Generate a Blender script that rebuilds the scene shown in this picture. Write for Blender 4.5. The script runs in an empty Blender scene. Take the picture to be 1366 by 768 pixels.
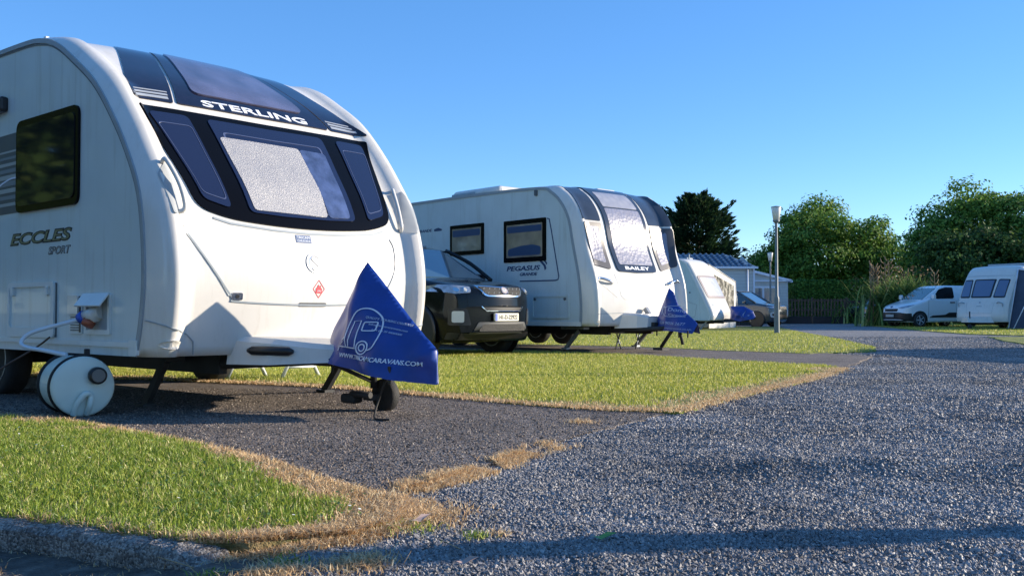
import bpy, bmesh, math, random
import numpy as np
from mathutils import Vector, Matrix
from mathutils.bvhtree import BVHTree
R = math.radians
rnd = random.Random(7)
rng = np.random.default_rng(11)
scene = bpy.context.scene
C = scene.collection

# ------------------------------------------------------------------ camera, light, exposure
cam = bpy.data.cameras.new('camera'); camo = bpy.data.objects.new('camera', cam); C.objects.link(camo)
cam.sensor_width = 36; cam.lens = 36 * 1290 / 1366
cam.clip_start = .05; cam.clip_end = 3000
camo.location = (0, 0, .68); camo.rotation_euler = (R(90 + 1.421), 0, 0)
scene.camera = camo
SUN_EL = 15.5
SAZ = math.atan2(.986, .165)            # clockwise from +Y
sd = Vector((math.sin(SAZ) * math.cos(R(SUN_EL)), math.cos(SAZ) * math.cos(R(SUN_EL)), math.sin(R(SUN_EL))))
w = bpy.data.worlds.new('World'); scene.world = w; w.use_nodes = True
nt = w.node_tree; nt.nodes.clear()
sky = nt.nodes.new('ShaderNodeTexSky'); sky.sky_type = 'NISHITA'; sky.sun_disc = False
sky.sun_elevation = R(SUN_EL); sky.sun_rotation = SAZ
sky.air_density = .78; sky.dust_density = .0; sky.ozone_density = 2.6; sky.altitude = 0
bg = nt.nodes.new('ShaderNodeBackground'); bg.inputs['Strength'].default_value = .148
hs = nt.nodes.new('ShaderNodeHueSaturation'); hs.inputs['Saturation'].default_value = 1.2; hs.inputs['Hue'].default_value = .508
wo = nt.nodes.new('ShaderNodeOutputWorld')
nt.links.new(sky.outputs[0], hs.inputs['Color']); mixc = nt.nodes.new('ShaderNodeMixRGB'); mixc.inputs[0].default_value = .42; mixc.inputs[2].default_value = (.38, 1.20, 2.65, 1); nt.links.new(hs.outputs[0], mixc.inputs[1]); nt.links.new(mixc.outputs[0], bg.inputs['Color']); nt.links.new(bg.outputs[0], wo.inputs['Surface'])
sl = bpy.data.lights.new('sun', 'SUN'); sl.energy = 4.3; sl.angle = R(.55); sl.color = (1, .87, .69)
so = bpy.data.objects.new('sun', sl); C.objects.link(so)
so.rotation_euler = sd.to_track_quat('Z', 'Y').to_euler(); so.location = (40, 10, 30)
scene.view_settings.view_transform = 'Standard'; scene.view_settings.look = 'None'
scene.view_settings.exposure = 1.05; scene.view_settings.gamma = 1; scene.view_settings.use_curve_mapping = False
scene.render.engine = 'CYCLES'
scene.cycles.max_bounces = 6; scene.cycles.transparent_max_bounces = 6

# ------------------------------------------------------------------ materials
MATS = {}
def mat(name, col, rough=.5, streak=0, metal=0, coat=0, noise=0, nscale=8, bump=0, bscale=60, spec=.5, island=0, ramp=None, trans=0, sheen=0):
    if name in MATS: return MATS[name]
    m = bpy.data.materials.new(name); m.use_nodes = True; MATS[name] = m
    n = m.node_tree.nodes; l = m.node_tree.links; b = n['Principled BSDF']
    b.inputs['Roughness'].default_value = rough; b.inputs['Metallic'].default_value = metal
    b.inputs['Coat Weight'].default_value = coat; b.inputs['Coat Roughness'].default_value = .04
    b.inputs['Specular IOR Level'].default_value = spec
    tc = n.new('ShaderNodeTexCoord')
    col = (*col, 1)
    src = None
    if ramp:
        cr = n.new('ShaderNodeValToRGB'); e = cr.color_ramp.elements
        e[0].position = ramp[0][0]; e[0].color = (*ramp[0][1], 1); e[1].position = ramp[-1][0]; e[1].color = (*ramp[-1][1], 1)
        for p, c in ramp[1:-1]:
            q = e.new(p); q.color = (*c, 1)
        if island:
            g = n.new('ShaderNodeNewGeometry'); l.new(g.outputs['Random Per Island'], cr.inputs['Fac'])
        else:
            nz = n.new('ShaderNodeTexNoise'); nz.inputs['Scale'].default_value = nscale; nz.inputs['Detail'].default_value = 6; nz.inputs['Roughness'].default_value = .65
            l.new(tc.outputs['Object'], nz.inputs['Vector']); l.new(nz.outputs['Fac'], cr.inputs['Fac'])
        src = cr.outputs['Color']
    elif noise:
        nz = n.new('ShaderNodeTexNoise'); nz.inputs['Scale'].default_value = nscale; nz.inputs['Detail'].default_value = 5
        l.new(tc.outputs['Object'], nz.inputs['Vector'])
        cr = n.new('ShaderNodeValToRGB'); e = cr.color_ramp.elements
        e[0].position = .3; e[1].position = .7
        e[0].color = (*[c * (1 - noise) for c in col[:3]], 1); e[1].color = (*[min(1, c * (1 + noise * .5)) for c in col[:3]], 1)
        l.new(nz.outputs['Fac'], cr.inputs['Fac']); src = cr.outputs['Color']
    if streak:
        mp = n.new('ShaderNodeMapping'); mp.inputs['Scale'].default_value = (14, 14, .9); l.new(tc.outputs['Object'], mp.inputs['Vector'])
        ns = n.new('ShaderNodeTexNoise'); ns.inputs['Scale'].default_value = 1; ns.inputs['Detail'].default_value = 6; ns.inputs['Roughness'].default_value = .7; l.new(mp.outputs[0], ns.inputs['Vector'])
        c2_ = n.new('ShaderNodeValToRGB'); q0 = c2_.color_ramp.elements; q0[0].position = .52; q0[1].position = .8; q0[0].color = (1, 1, 1, 1); q0[1].color = (1 - streak, 1 - streak * 1.1, 1 - streak * 1.3, 1)
        l.new(ns.outputs['Fac'], c2_.inputs['Fac']); mxc = n.new('ShaderNodeMixRGB'); mxc.blend_type = 'MULTIPLY'; mxc.inputs[0].default_value = 1
        l.new(c2_.outputs[0], mxc.inputs[2])
        if src: l.new(src, mxc.inputs[1])
        else: mxc.inputs[1].default_value = col
        src = mxc.outputs[0]
    if src: l.new(src, b.inputs['Base Color'])
    else: b.inputs['Base Color'].default_value = col
    if bump:
        nb = n.new('ShaderNodeTexNoise'); nb.inputs['Scale'].default_value = bscale; nb.inputs['Detail'].default_value = 4
        l.new(tc.outputs['Object'], nb.inputs['Vector'])
        bp = n.new('ShaderNodeBump'); bp.inputs['Strength'].default_value = bump; bp.inputs['Distance'].default_value = .02
        l.new(nb.outputs['Fac'], bp.inputs['Height']); l.new(bp.outputs[0], b.inputs['Normal'])
    if trans:
        b.inputs['Transmission Weight'].default_value = 0
        t = n.new('ShaderNodeBsdfTranslucent'); mx = n.new('ShaderNodeMixShader'); mx.inputs[0].default_value = trans
        if src: l.new(src, t.inputs['Color'])
        else: t.inputs['Color'].default_value = col
        l.new(b.outputs[0], mx.inputs[1]); l.new(t.outputs[0], mx.inputs[2]); l.new(mx.outputs[0], n['Material Output'].inputs['Surface'])
    return m
gel = mat('white_gelcoat', (.66, .64, .60), .24, streak=.16, coat=.2, noise=.05, nscale=3, bump=.02, bscale=5)
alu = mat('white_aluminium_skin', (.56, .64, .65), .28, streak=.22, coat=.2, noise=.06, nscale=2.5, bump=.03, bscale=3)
trim = mat('grey_trim', (.30, .34, .37), .35, noise=.1)
wtrim = mat('white_trim', (.68, .70, .68), .35, noise=.06)
blackp = mat('black_plastic', (.012, .012, .014), .38, noise=.2)
glossblack = mat('gloss_black', (.003, .003, .004), .2, spec=.12)
navy = mat('tinted_glass_navy', (.012, .018, .05), .07, spec=.5, bump=.015, bscale=4)
panelnavy = mat('dark_panel', (.010, .009, .022), .09, coat=.4, noise=.3, nscale=14, bump=.03, bscale=6)
purple = mat('skylight_glass', (.15, .155, .25), .2, metal=.3, coat=.6, noise=.45, nscale=3, bump=.1, bscale=14)
innerline = mat('inner_window_frame', (.07, .09, .17), .3, coat=.3)
greyglass = mat('dark_side_glass', (.012, .014, .016), .05, spec=.3, bump=.02, bscale=3)
tint2 = mat('bronze_side_glass', (.30, .25, .20), .12, coat=1, noise=.35, nscale=3)
rubber = mat('black_rubber', (.015, .015, .016), .7, noise=.2)
tyrem = mat('tyre_rubber', (.022, .022, .023), .75, noise=.25, bump=.3, bscale=120)
galv = mat('galvanised_steel', (.34, .36, .38), .45, metal=.8, noise=.2, nscale=20)
chassis = mat('dark_chassis', (.03, .032, .035), .7, noise=.3)
darkgrey = mat('charcoal_decal', (.09, .10, .11), .4)
silver = mat('silver_decal', (.42, .45, .48), .35, metal=.3)
chrome = mat('chrome', (.75, .76, .78), .12, metal=1)
bluefab = mat('blue_pvc_fabric', (.007, .042, .27), .40, noise=.25, nscale=5, bump=.35, bscale=7, spec=.6)
whiteprint = mat('white_print', (.72, .76, .85), .5)
greyprint = mat('worn_white_print', (.35, .42, .62), .5)
red = mat('red_print', (.6, .03, .05), .5)
stick = mat('blue_sticker', (.05, .10, .22), .5)
steelblue = mat('blue_stripe', (.02, .05, .13), .35)
gold = mat('olive_outline', (.20, .20, .10), .4)
barrelm = mat('pale_green_plastic', (.62, .70, .64), .42, noise=.08, nscale=5)
hosem = mat('white_hose', (.62, .68, .75), .45)
cablem = mat('brown_cable', (.10, .06, .045), .6)
bluepl = mat('blue_plastic', (.03, .10, .50), .4)
orange = mat('red_brown_cap', (.35, .09, .04), .5)
lensw = mat('clear_lens', (.65, .62, .56), .12, coat=1, bump=.3, bscale=60)
lensc = mat('headlamp_lens', (.42, .46, .52), .1, metal=.4, coat=1, noise=.4, nscale=16)
carblack = mat('black_car_paint', (.004, .005, .007), .14, spec=.25, coat=.1)
cargrey = mat('grey_car_paint', (.06, .075, .09), .22, metal=.5, coat=1)
carwhite = mat('white_van_paint', (.78, .80, .82), .3, coat=.8)
carglass = mat('car_glass', (.035, .07, .10), .04, coat=1)
meshm = mat('grille_mesh', (.02, .02, .02), .5, bump=1, bscale=90)
plate = mat('number_plate', (.72, .70, .58), .4)
eublue = mat('plate_blue', (.02, .09, .5), .5)
ink = mat('plate_ink', (.02, .02, .02), .5)
wood = mat('weathered_wood', (.13, .075, .05), .75, noise=.4, nscale=12, bump=.3, bscale=40)
polew = mat('utility_pole_wood', (.16, .11, .07), .8, noise=.3, nscale=10)
concrete = mat('kerb_concrete', (.25, .24, .24), .9, ramp=[(.3, (.10, .092, .088)), (.5, (.20, .185, .175)), (.72, (.34, .31, .28))], nscale=26, bump=1, bscale=90)
lamppost = mat('grey_post_paint', (.14, .17, .185), .5, noise=.15)
lampglass = mat('lamp_diffuser', (.70, .70, .66), .4)
canvasw = mat('white_awning_fabric', (.72, .71, .68), .8, noise=.06, nscale=3, bump=.15, bscale=8, trans=.15)
canvasd = mat('dark_awning_fabric', (.05, .07, .11), .8, noise=.2, nscale=3, bump=.15, bscale=8)
clearwin = mat('pvc_window', (.28, .27, .25), .15, coat=.6, ramp=[(.35, (.07, .07, .065)), (.5, (.22, .21, .19)), (.62, (.6, .57, .5))], nscale=4)
roofblue = mat('blue_roof_tile', (.10, .17, .26), .4, noise=.2, nscale=6)
clad = mat('cream_cladding', (.52, .56, .56), .5, noise=.05)
bark = mat('bark', (.10, .075, .055), .9, noise=.4, nscale=6, bump=.5, bscale=20)
def blind_mat(name, dark, light, scale, metal=.3):
    m = mat(name, light, .4, metal=metal, coat=.5)
    n = m.node_tree.nodes; l = m.node_tree.links; b = n['Principled BSDF']
    tc = n.new('ShaderNodeTexCoord'); v = n.new('ShaderNodeTexVoronoi'); v.inputs['Scale'].default_value = scale
    v2 = n.new('ShaderNodeTexNoise'); v2.inputs['Scale'].default_value = 4; v2.inputs['Detail'].default_value = 4
    l.new(tc.outputs['Object'], v.inputs['Vector']); l.new(tc.outputs['Object'], v2.inputs['Vector'])
    ad = n.new('ShaderNodeMath'); ad.operation = 'MULTIPLY_ADD'; ad.inputs[1].default_value = .7
    l.new(v.outputs['Distance'], ad.inputs[0]); l.new(v2.outputs['Fac'], ad.inputs[2])
    cr = n.new('ShaderNodeValToRGB'); e = cr.color_ramp.elements; e[0].position = .45; e[1].position = .95
    e[0].color = (*light, 1); e[1].color = (*dark, 1)
    l.new(ad.outputs[0], cr.inputs['Fac']); l.new(cr.outputs[0], b.inputs['Base Color'])
    bp = n.new('ShaderNodeBump'); bp.inputs['Strength'].default_value = .6; bp.inputs['Distance'].default_value = .01
    l.new(ad.outputs[0], bp.inputs['Height']); l.new(bp.outputs[0], b.inputs['Normal'])
    return m
blind = blind_mat('silver_insulation', (.30, .30, .32), (.38, .375, .375), 170, .15)
blind2 = blind_mat('silver_foil_blind', (.20, .21, .29), (.22, .215, .26), 18, 0)
blind3 = blind_mat('pleated_blind', (.36, .36, .40), (.46, .45, .47), 6)

# ------------------------------------------------------------------ helpers
def tag(o, label=None, cat=None, group=None, kind=None):
    if label: o['label'] = label
    if cat: o['category'] = cat
    if group: o['group'] = group
    if kind: o['kind'] = kind
    return o
def thing(name, label, cat, loc=(0, 0, 0), fwd=(1, 0), group=None, scale=1):
    o = bpy.data.objects.new(name, None); C.objects.link(o); o.location = loc
    o.rotation_euler = (0, 0, math.atan2(fwd[1], fwd[0])); o.scale = (scale,) * 3
    o.empty_display_size = .2
    return tag(o, label, cat, group)
def copy_tree(o, parent=None):
    c = o.copy(); C.objects.link(c)
    if parent: c.parent = parent
    for ch in list(o.children): copy_tree(ch, c)
    return c
class MB:
    def __init__(s): s.v = []; s.f = []; s.sm = []
    def add(s, vs, fs, smooth=False):
        k = len(s.v); s.v += [tuple(p) for p in vs]; s.f += [tuple(i + k for i in f) for f in fs]; s.sm += [smooth] * len(fs); return s
    def box(s, a, b, M=None, bev=0):
        x0, y0, z0 = a; x1, y1, z1 = b
        if bev:
            bm = bmesh.new(); bmesh.ops.create_cube(bm, size=1)
            for v in bm.verts: v.co = Vector(((x0 + x1) / 2 + v.co.x * (x1 - x0), (y0 + y1) / 2 + v.co.y * (y1 - y0), (z0 + z1) / 2 + v.co.z * (z1 - z0)))
            bmesh.ops.bevel(bm, geom=bm.edges[:], offset=bev, segments=2, affect='EDGES', profile=.5)
            vs = [M @ v.co if M else v.co.copy() for v in bm.verts]; bm.verts.index_update()
            s.add(vs, [[v.index for v in f.verts] for f in bm.faces]); bm.free(); return s
        vs = [(x, y, z) for x in (x0, x1) for y in (y0, y1) for z in (z0, z1)]
        if M: vs = [M @ Vector(p) for p in vs]
        return s.add(vs, [(0, 1, 3, 2), (4, 6, 7, 5), (0, 4, 5, 1), (2, 3, 7, 6), (0, 2, 6, 4), (1, 5, 7, 3)])
    def tube(s, path, r, n=8, cap=True):
        path = [Vector(p) for p in path]; rs = r if isinstance(r, (list, tuple)) else [r] * len(path)
        vs = []; up = None
        for i, p in enumerate(path):
            d = (path[min(i + 1, len(path) - 1)] - path[max(i - 1, 0)]).normalized()
            if up is None: up = Vector((0, 0, 1)) if abs(d.z) < .9 else Vector((1, 0, 0))
            a = d.cross(up).normalized(); b2 = a.cross(d); up = b2
            for k in range(n):
                t = 2 * math.pi * k / n; vs.append(p + (a * math.cos(t) + b2 * math.sin(t)) * rs[i])
        fs = [(i * n + k, i * n + (k + 1) % n, (i + 1) * n + (k + 1) % n, (i + 1) * n + k) for i in range(len(path) - 1) for k in range(n)]
        s.add(vs, fs, True)
        if cap:
            k0 = len(s.v) - len(vs)
            s.f.append(tuple(k0 + k for k in range(n))[::-1]); s.f.append(tuple(k0 + (len(path) - 1) * n + k for k in range(n))); s.sm += [False, False]
        return s
    def lathe(s, prof, n=24, M=None, smooth=True):     # prof (r,h) about local x axis by default via M
        vs = []
        for r, h in prof:
            for k in range(n):
                t = 2 * math.pi * k / n; p = Vector((r * math.cos(t), r * math.sin(t), h)); vs.append(M @ p if M else p)
        m = len(prof)
        s.add(vs, [(i * n + k, i * n + (k + 1) % n, (i + 1) * n + (k + 1) % n, (i + 1) * n + k) for i in range(m - 1) for k in range(n)], smooth)
        k0 = len(s.v) - len(vs)
        s.f.append(tuple(k0 + k for k in range(n))[::-1]); s.f.append(tuple(k0 + (m - 1) * n + k for k in range(n))); s.sm += [False, False]
        return s
    def build(s, name, m, parent=None, loc=None):
        me = bpy.data.meshes.new(name); me.from_pydata([tuple(p) for p in s.v], [], s.f)
        me.polygons.foreach_set('use_smooth', s.sm); me.materials.append(m); me.update()
        o = bpy.data.objects.new(name, me); C.objects.link(o)
        if parent: o.parent = parent
        if loc: o.location = loc
        return o
def from_bm(bm, name, m, parent=None, smooth=False):
    bmesh.ops.recalc_face_normals(bm, faces=bm.faces[:])
    me = bpy.data.meshes.new(name); bm.to_mesh(me); bm.free()
    if smooth: me.polygons.foreach_set('use_smooth', [True] * len(me.polygons))
    me.materials.append(m); me.update()
    o = bpy.data.objects.new(name, me); C.objects.link(o)
    if parent: o.parent = parent
    return o
def rpoly(pts, r, seg=5):
    out = []; n = len(pts)
    for i in range(n):
        p = Vector(pts[i]); a = Vector(pts[i - 1]); b = Vector(pts[(i + 1) % n])
        rr = r[i] if isinstance(r, (list, tuple)) else r
        da = (a - p); db = (b - p); q = min(rr, da.length * .49, db.length * .49)
        A = p + da.normalized() * q; B = p + db.normalized() * q
        for k in range(seg + 1):
            t = k / seg; out.append(tuple((1 - t) ** 2 * A + 2 * t * (1 - t) * p + t * t * B))
    return out
def rrect(x0, y0, x1, y1, r): return rpoly([(x0, y0), (x1, y0), (x1, y1), (x0, y1)], r)
def bm2d(polys, holes=None):
    bm = bmesh.new()
    for p in polys:
        bm.faces.new([bm.verts.new((a, b, 0)) for a, b in p])
    return bm
def ring2d(outer, inner):
    bm = bmesh.new(); A = [bm.verts.new((a, b, 0)) for a, b in outer]; B = [bm.verts.new((a, b, 0)) for a, b in inner]
    n = len(A)
    for i in range(n): bm.faces.new((A[i], A[(i + 1) % n], B[(i + 1) % n], B[i]))
    return bm
def grid_cut(bm, step):
    xs = [v.co.x for v in bm.verts]; ys = [v.co.y for v in bm.verts]
    for ax, lo, hi in ((0, min(xs), max(xs)), (1, min(ys), max(ys))):
        k = math.floor(lo / step) + 1
        while k * step < hi:
            no = (1, 0, 0) if ax == 0 else (0, 1, 0); co = (k * step, 0, 0) if ax == 0 else (0, k * step, 0)
            bmesh.ops.bisect_plane(bm, geom=bm.verts[:] + bm.edges[:] + bm.faces[:], dist=1e-5, plane_co=co, plane_no=no); k += 1
def patch(bm, mp, off, name, m, parent=None, step=.08, thick=None, smooth=True):
    """2D shape laid onto a surface map mp(a,b,offset) as a thin solid piece"""
    if isinstance(bm, list): bm = bm2d([bm])
    if step: grid_cut(bm, step)
    thick = off + .01 if thick is None else thick
    be = [e for e in bm.edges if len(e.link_faces) == 1]
    low = {}
    co = {v: (v.co.x, v.co.y) for v in bm.verts}
    bv = {v for e in be for v in e.verts}
    for v in bv: low[v] = bm.verts.new(mp(*co[v], off - thick))
    for v, c in co.items(): v.co = mp(*c, off)
    for e in be:
        a, b = e.verts; bm.faces.new((a, b, low[b], low[a]))
    bmesh.ops.recalc_face_normals(bm, faces=bm.faces[:])
    for f in bm.faces: f.smooth = smooth and all(v in co for v in f.verts)
    # sharp rim
    for e in be: e.smooth = False
    me = bpy.data.meshes.new(name); bm.to_mesh(me); bm.free(); me.materials.append(m)
    o = bpy.data.objects.new(name, me); C.objects.link(o)
    if parent: o.parent = parent
    return o
def text2d(body, a0, b0, height, width=None, shear=0, bold=0, align='LEFT', rot=0):
    cu = bpy.data.curves.new('lettering', 'FONT'); cu.body = body; cu.size = 1; cu.shear = shear; cu.offset = bold; cu.align_x = 'LEFT'
    cu.resolution_u = 3
    ob = bpy.data.objects.new('lettering', cu); C.objects.link(ob)
    dg = bpy.context.evaluated_depsgraph_get(); me = bpy.data.meshes.new_from_object(ob.evaluated_get(dg))
    bpy.data.objects.remove(ob); bpy.data.curves.remove(cu)
    bm = bmesh.new(); bm.from_mesh(me); bpy.data.meshes.remove(me)
    bmesh.ops.remove_doubles(bm, verts=bm.verts[:], dist=1e-5)
    x0 = min(v.co.x for v in bm.verts); x1 = max(v.co.x for v in bm.verts); y0 = min(v.co.y for v in bm.verts); y1 = max(v.co.y for v in bm.verts)
    k = height / (y1 - y0); kx = (width / (x1 - x0)) if width else k
    cx = {'LEFT': x0, 'CENTER': (x0 + x1) / 2, 'RIGHT': x1}[align]
    c, s_ = math.cos(rot), math.sin(rot)
    for v in bm.verts:
        x = (v.co.x - cx) * kx; y = (v.co.y - y0) * k
        v.co = (a0 + x * c - y * s_, b0 + x * s_ + y * c, 0)
    return bm
def rot2(pts, a, c):
    ca, sa = math.cos(a), math.sin(a)
    return [(c[0] + (x - c[0]) * ca - (y - c[1]) * sa, c[1] + (x - c[0]) * sa + (y - c[1]) * ca) for x, y in pts]
def circ(cx, cy, r, n=24, ry=None): return [(cx + r * math.cos(2 * math.pi * k / n), cy + (ry or r) * math.sin(2 * math.pi * k / n)) for k in range(n)]
def line2d(pts, wd, closed=False):
    """thin band following a 2D polyline"""
    pts = [Vector(p) for p in pts]; n = len(pts); A = []; B = []
    for i in range(n):
        if closed: d = pts[(i + 1) % n] - pts[i - 1]
        else: d = pts[min(i + 1, n - 1)] - pts[max(i - 1, 0)]
        d.normalize(); q = Vector((-d.y, d.x)) * wd / 2; A.append(tuple(pts[i] + q)); B.append(tuple(pts[i] - q))
    if closed: return ring2d(A, B)
    bm = bmesh.new(); a = [bm.verts.new((*p, 0)) for p in A]; b = [bm.verts.new((*p, 0)) for p in B]
    for i in range(n - 1): bm.faces.new((a[i], a[i + 1], b[i + 1], b[i]))
    return bm
def wheel(parent, x, y, r, wd, rim=None, hub=None, side=1, spokes=5, name='wheel'):
    """tyre mesh with rim child; axle along local y"""
    M = Matrix.Translation((x, y, r)) @ Matrix.Rotation(R(-90), 4, 'X')
    h = wd / 2
    t = MB().lathe([(r * .62, -h * .9), (r * .9, -h), (r * .985, -h * .75), (r, -h * .3), (r, h * .3), (r * .985, h * .75), (r * .9, h), (r * .62, h * .9)], 32, M).build('tyre' if name != 'wheel' else name, tyrem, parent)
    q = MB(); q.lathe([(r * .6, -h * .75), (r * .62, -h * .95), (r * .66, -h * .95), (r * .66, h * .95), (r * .62, h * .95), (r * .6, h * .75)], 28, M)
    for k in range(spokes):
        a = 2 * math.pi * k / spokes
        for sg in (-1, 1):
            Mk = M @ Matrix.Rotation(a, 4, 'Z')
            q.box((0, -r * .09, sg * h * .8 - .006), (r * .62, r * .09, sg * h * .8 + .012), Mk)
    for sg in (-1, 1): q.lathe([(r * .16, sg * h * .7), (r * .14, sg * h * .95)], 14, M)
    q.build('rim', rim or galv, t)
    return t
def curve3(pts, n=10):
    out = []; P = [Vector(p) for p in pts]; m = len(P)
    for i in range(m - 1):
        p0, p1, p2, p3 = P[max(i - 1, 0)], P[i], P[i + 1], P[min(i + 2, m - 1)]
        for k in range(n):
            t = k / n; out.append(.5 * (2 * p1 + (p2 - p0) * t + (2 * p0 - 5 * p1 + 4 * p2 - p3) * t * t + (3 * p1 - p0 - 3 * p2 + p3) * t ** 3))
    out.append(P[-1]); return out
import math
class Shell:
    def __init__(self, pts, W, B1, B2, crown=.04, cr=.2, cheek=None, bs=None, fade0=None, fade1=None, rc=2.2):
        # pts front bottom -> up -> roof -> rear; dense catmull-rom, arc-length table
        P=[]; n=len(pts)
        for i in range(n-1):
            p0=pts[max(i-1,0)];p1=pts[i];p2=pts[i+1];p3=pts[min(i+2,n-1)]
            for k in range(8):
                t=k/8
                P.append(tuple(.5*(2*p1[j]+(p2[j]-p0[j])*t+(2*p0[j]-5*p1[j]+4*p2[j]-p3[j])*t*t+(3*p1[j]-p0[j]-3*p2[j]+p3[j])*t**3) for j in (0,1)))
        P.append(pts[-1]); self.P=P
        L=[0]
        for i in range(1,len(P)): L.append(L[-1]+math.dist(P[i],P[i-1]))
        self.L=L; self.len=L[-1]; self.W=W;self.B1=B1;self.B2=B2;self.crown=crown;self.cr=cr;self.rc=rc;self.cheek=cheek;self.bs=bs
        self.f0=fade0 if fade0 is not None else self.len*.8; self.f1=fade1 if fade1 is not None else self.len*.9
    def prof(self,s):
        L=self.L
        if s<=0: 
            a,b=self.P[0],self.P[1]; t=s/(L[1]); return (a[0]+(b[0]-a[0])*t,a[1]+(b[1]-a[1])*t)
        if s>=self.len: return self.P[-1]
        lo,hi=0,len(L)-1
        while hi-lo>1:
            m=(lo+hi)//2
            if L[m]<=s: lo=m
            else: hi=m
        t=(s-L[lo])/(L[hi]-L[lo]); a,b=self.P[lo],self.P[hi]
        return (a[0]+(b[0]-a[0])*t,a[1]+(b[1]-a[1])*t)
    def S0(self,y,s):
        u,z=self.prof(s); x=max(-1,min(1,2*y/self.W)); e=max(0,(1-abs(x))*self.W/2)
        c=1-(1-min(e/self.cr,1))**self.rc
        ck=0
        if self.cheek:
            h,x0,x1=self.cheek; t=max(0,min(1,(abs(x)-x0)/(x1-x0))); ck=h*t*t*(3-2*t)*c
        fd=1 if s<self.f0 else max(0,1-(s-self.f0)/(self.f1-self.f0)); fd=fd*fd*(3-2*fd)
        k=1
        if self.bs:
            s0,s1,v=self.bs; t=max(0,min(1,(s-s0)/(s1-s0))); k=1+(v-1)*t*t*(3-2*t)
        return (u+((self.B1*c+self.B2*(1-x*x))*k+ck)*fd, y, z+self.crown*(1-abs(x)**3)*min(1,max(0,(z-1.2)/1.2)))
    def N(self,y,s):
        h=.01; a=self.S0(y-h,s);b=self.S0(y+h,s);c=self.S0(y,s-h);d=self.S0(y,s+h)
        A=[b[i]-a[i] for i in range(3)];C=[d[i]-c[i] for i in range(3)]
        n=(A[1]*C[2]-A[2]*C[1],A[2]*C[0]-A[0]*C[2],A[0]*C[1]-A[1]*C[0]); l=math.sqrt(sum(k*k for k in n)) or 1
        return (n[0]/l,n[1]/l,n[2]/l)
    def S(self,y,s,o=0):
        p=self.S0(y,s)
        if not o: return p
        n=self.N(y,s); return tuple(p[i]+n[i]*o for i in range(3))

# ------------------------------------------------------------------ ground
NL = [(-4.753, 6.520), (-3.242, 6.140), (-2.678, 5.843), (-2.057, 5.293), (-1.581, 4.838), (-1.214, 4.455), (-0.880, 4.031), (-0.715, 3.813), (-0.508, 3.602), (-0.371, 3.483), (-0.363, 3.078), (-0.479, 2.919), (-0.622, 2.851), (-0.755, 2.776), (-0.920, 2.758), (-1.127, 2.851), (-1.325, 2.950), (-1.621, 3.078), (-2.462, 3.386), (-4.9, 4.3)]
KERB = [(-4.9, 4.25), (-2.395, 3.294), (-1.597, 3.034), (-1.307, 2.909), (-1.108, 2.804), (-0.947, 2.714), (-0.839, 2.638), (-0.730, 2.543)]
DRY = [(-0.393, 3.689), (-0.252, 3.935), (-0.076, 4.278), (0.137, 4.787), (0.256, 4.948)]
PITCH1 = [(-5.941, 5.9), (-3.601, 5.9), (-2.35, 5.3), (-1.45, 4.5), (-0.9, 3.85), (-0.5, 3.5), (-0.252, 3.935), (0.137, 4.787), (0.501, 5.537), (1.110, 6.616), (-0.018, 7.716), (-1.651, 9.160), (-3.583, 10.223), (-5.807, 10.989), (-9.693, 11.566)]
ML = [(-9.286, 11.080), (-5.433, 10.281), (-3.323, 9.482), (-1.538, 8.536), (-0.017, 7.116), (0.599, 6.620), (1.110, 6.470), (1.796, 7.691), (2.405, 8.709), (3.089, 9.809), (3.891, 11.375), (3.878, 12.015), (3.171, 12.924), (1.733, 15.229), (0.216, 16.400), (-1.624, 17.055), (-15.543, 18.536)]
PITCH2 = [(-4.824, 16.271), (0.214, 16.271), (1.724, 15.150), (3.171, 12.925), (3.886, 12.041), (3.956, 11.566), (5.464, 14.646), (5.001, 16.271), (3.768, 17.572), (2.524, 19.522), (0.275, 20.915), (-6.513, 21.960)]
L3 = [(-6.321, 21.314), (0.261, 19.829), (2.397, 18.536), (3.586, 16.721), (4.765, 15.506), (6.158, 16.400), (6.918, 18.536), (8.014, 23.681), (9.956, 34.093), (11.785, 42.613), (9.278, 44.854), (0.561, 42.613), (-12.643, 42.613)]
L4 = [(17.495, 47.345), (14.577, 34.093), (13.819, 29.393), (14.546, 27.498), (17.806, 25.073), (37.838, 53.262), (30.061, 56.811), (20.994, 56.811)]
L5 = [(12.744, 25.832), (11.207, 21.861), (10.736, 20.300), (11.211, 15.793), (16.362, 23.041), (13.664, 25.832)]
def inside(P, poly):
    x, y = P[:, 0], P[:, 1]; c = np.zeros(len(P), bool); n = len(poly)
    for i in range(n):
        x1, y1 = poly[i]; x2, y2 = poly[(i + 1) % n]
        k = (y1 > y) != (y2 > y)
        c ^= k & (x < (x2 - x1) * (y - y1) / ((y2 - y1) if y2 != y1 else 1e-9) + x1)
    return c
def dist(P, poly, closed=True):
    d = np.full(len(P), 1e9); n = len(poly)
    for i in range(n if closed else n - 1):
        a = np.array(poly[i]); b = np.array(poly[(i + 1) % n]); ab = b - a
        t = np.clip(((P - a) @ ab) / (ab @ ab), 0, 1); d = np.minimum(d, np.linalg.norm(P - a - t[:, None] * ab, axis=1))
    return d
def vnoise(x, y, s, seed=0):
    r = np.random.default_rng(seed).random((64, 64)); x = x / s; y = y / s
    xi = np.floor(x).astype(int); yi = np.floor(y).astype(int); fx = x - xi; fy = y - yi; fx = fx * fx * (3 - 2 * fx); fy = fy * fy * (3 - 2 * fy)
    g = lambda a, b: r[a % 64, b % 64]
    return (g(xi, yi) * (1 - fx) + g(xi + 1, yi) * fx) * (1 - fy) + (g(xi, yi + 1) * (1 - fx) + g(xi + 1, yi + 1) * fx) * fy
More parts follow.
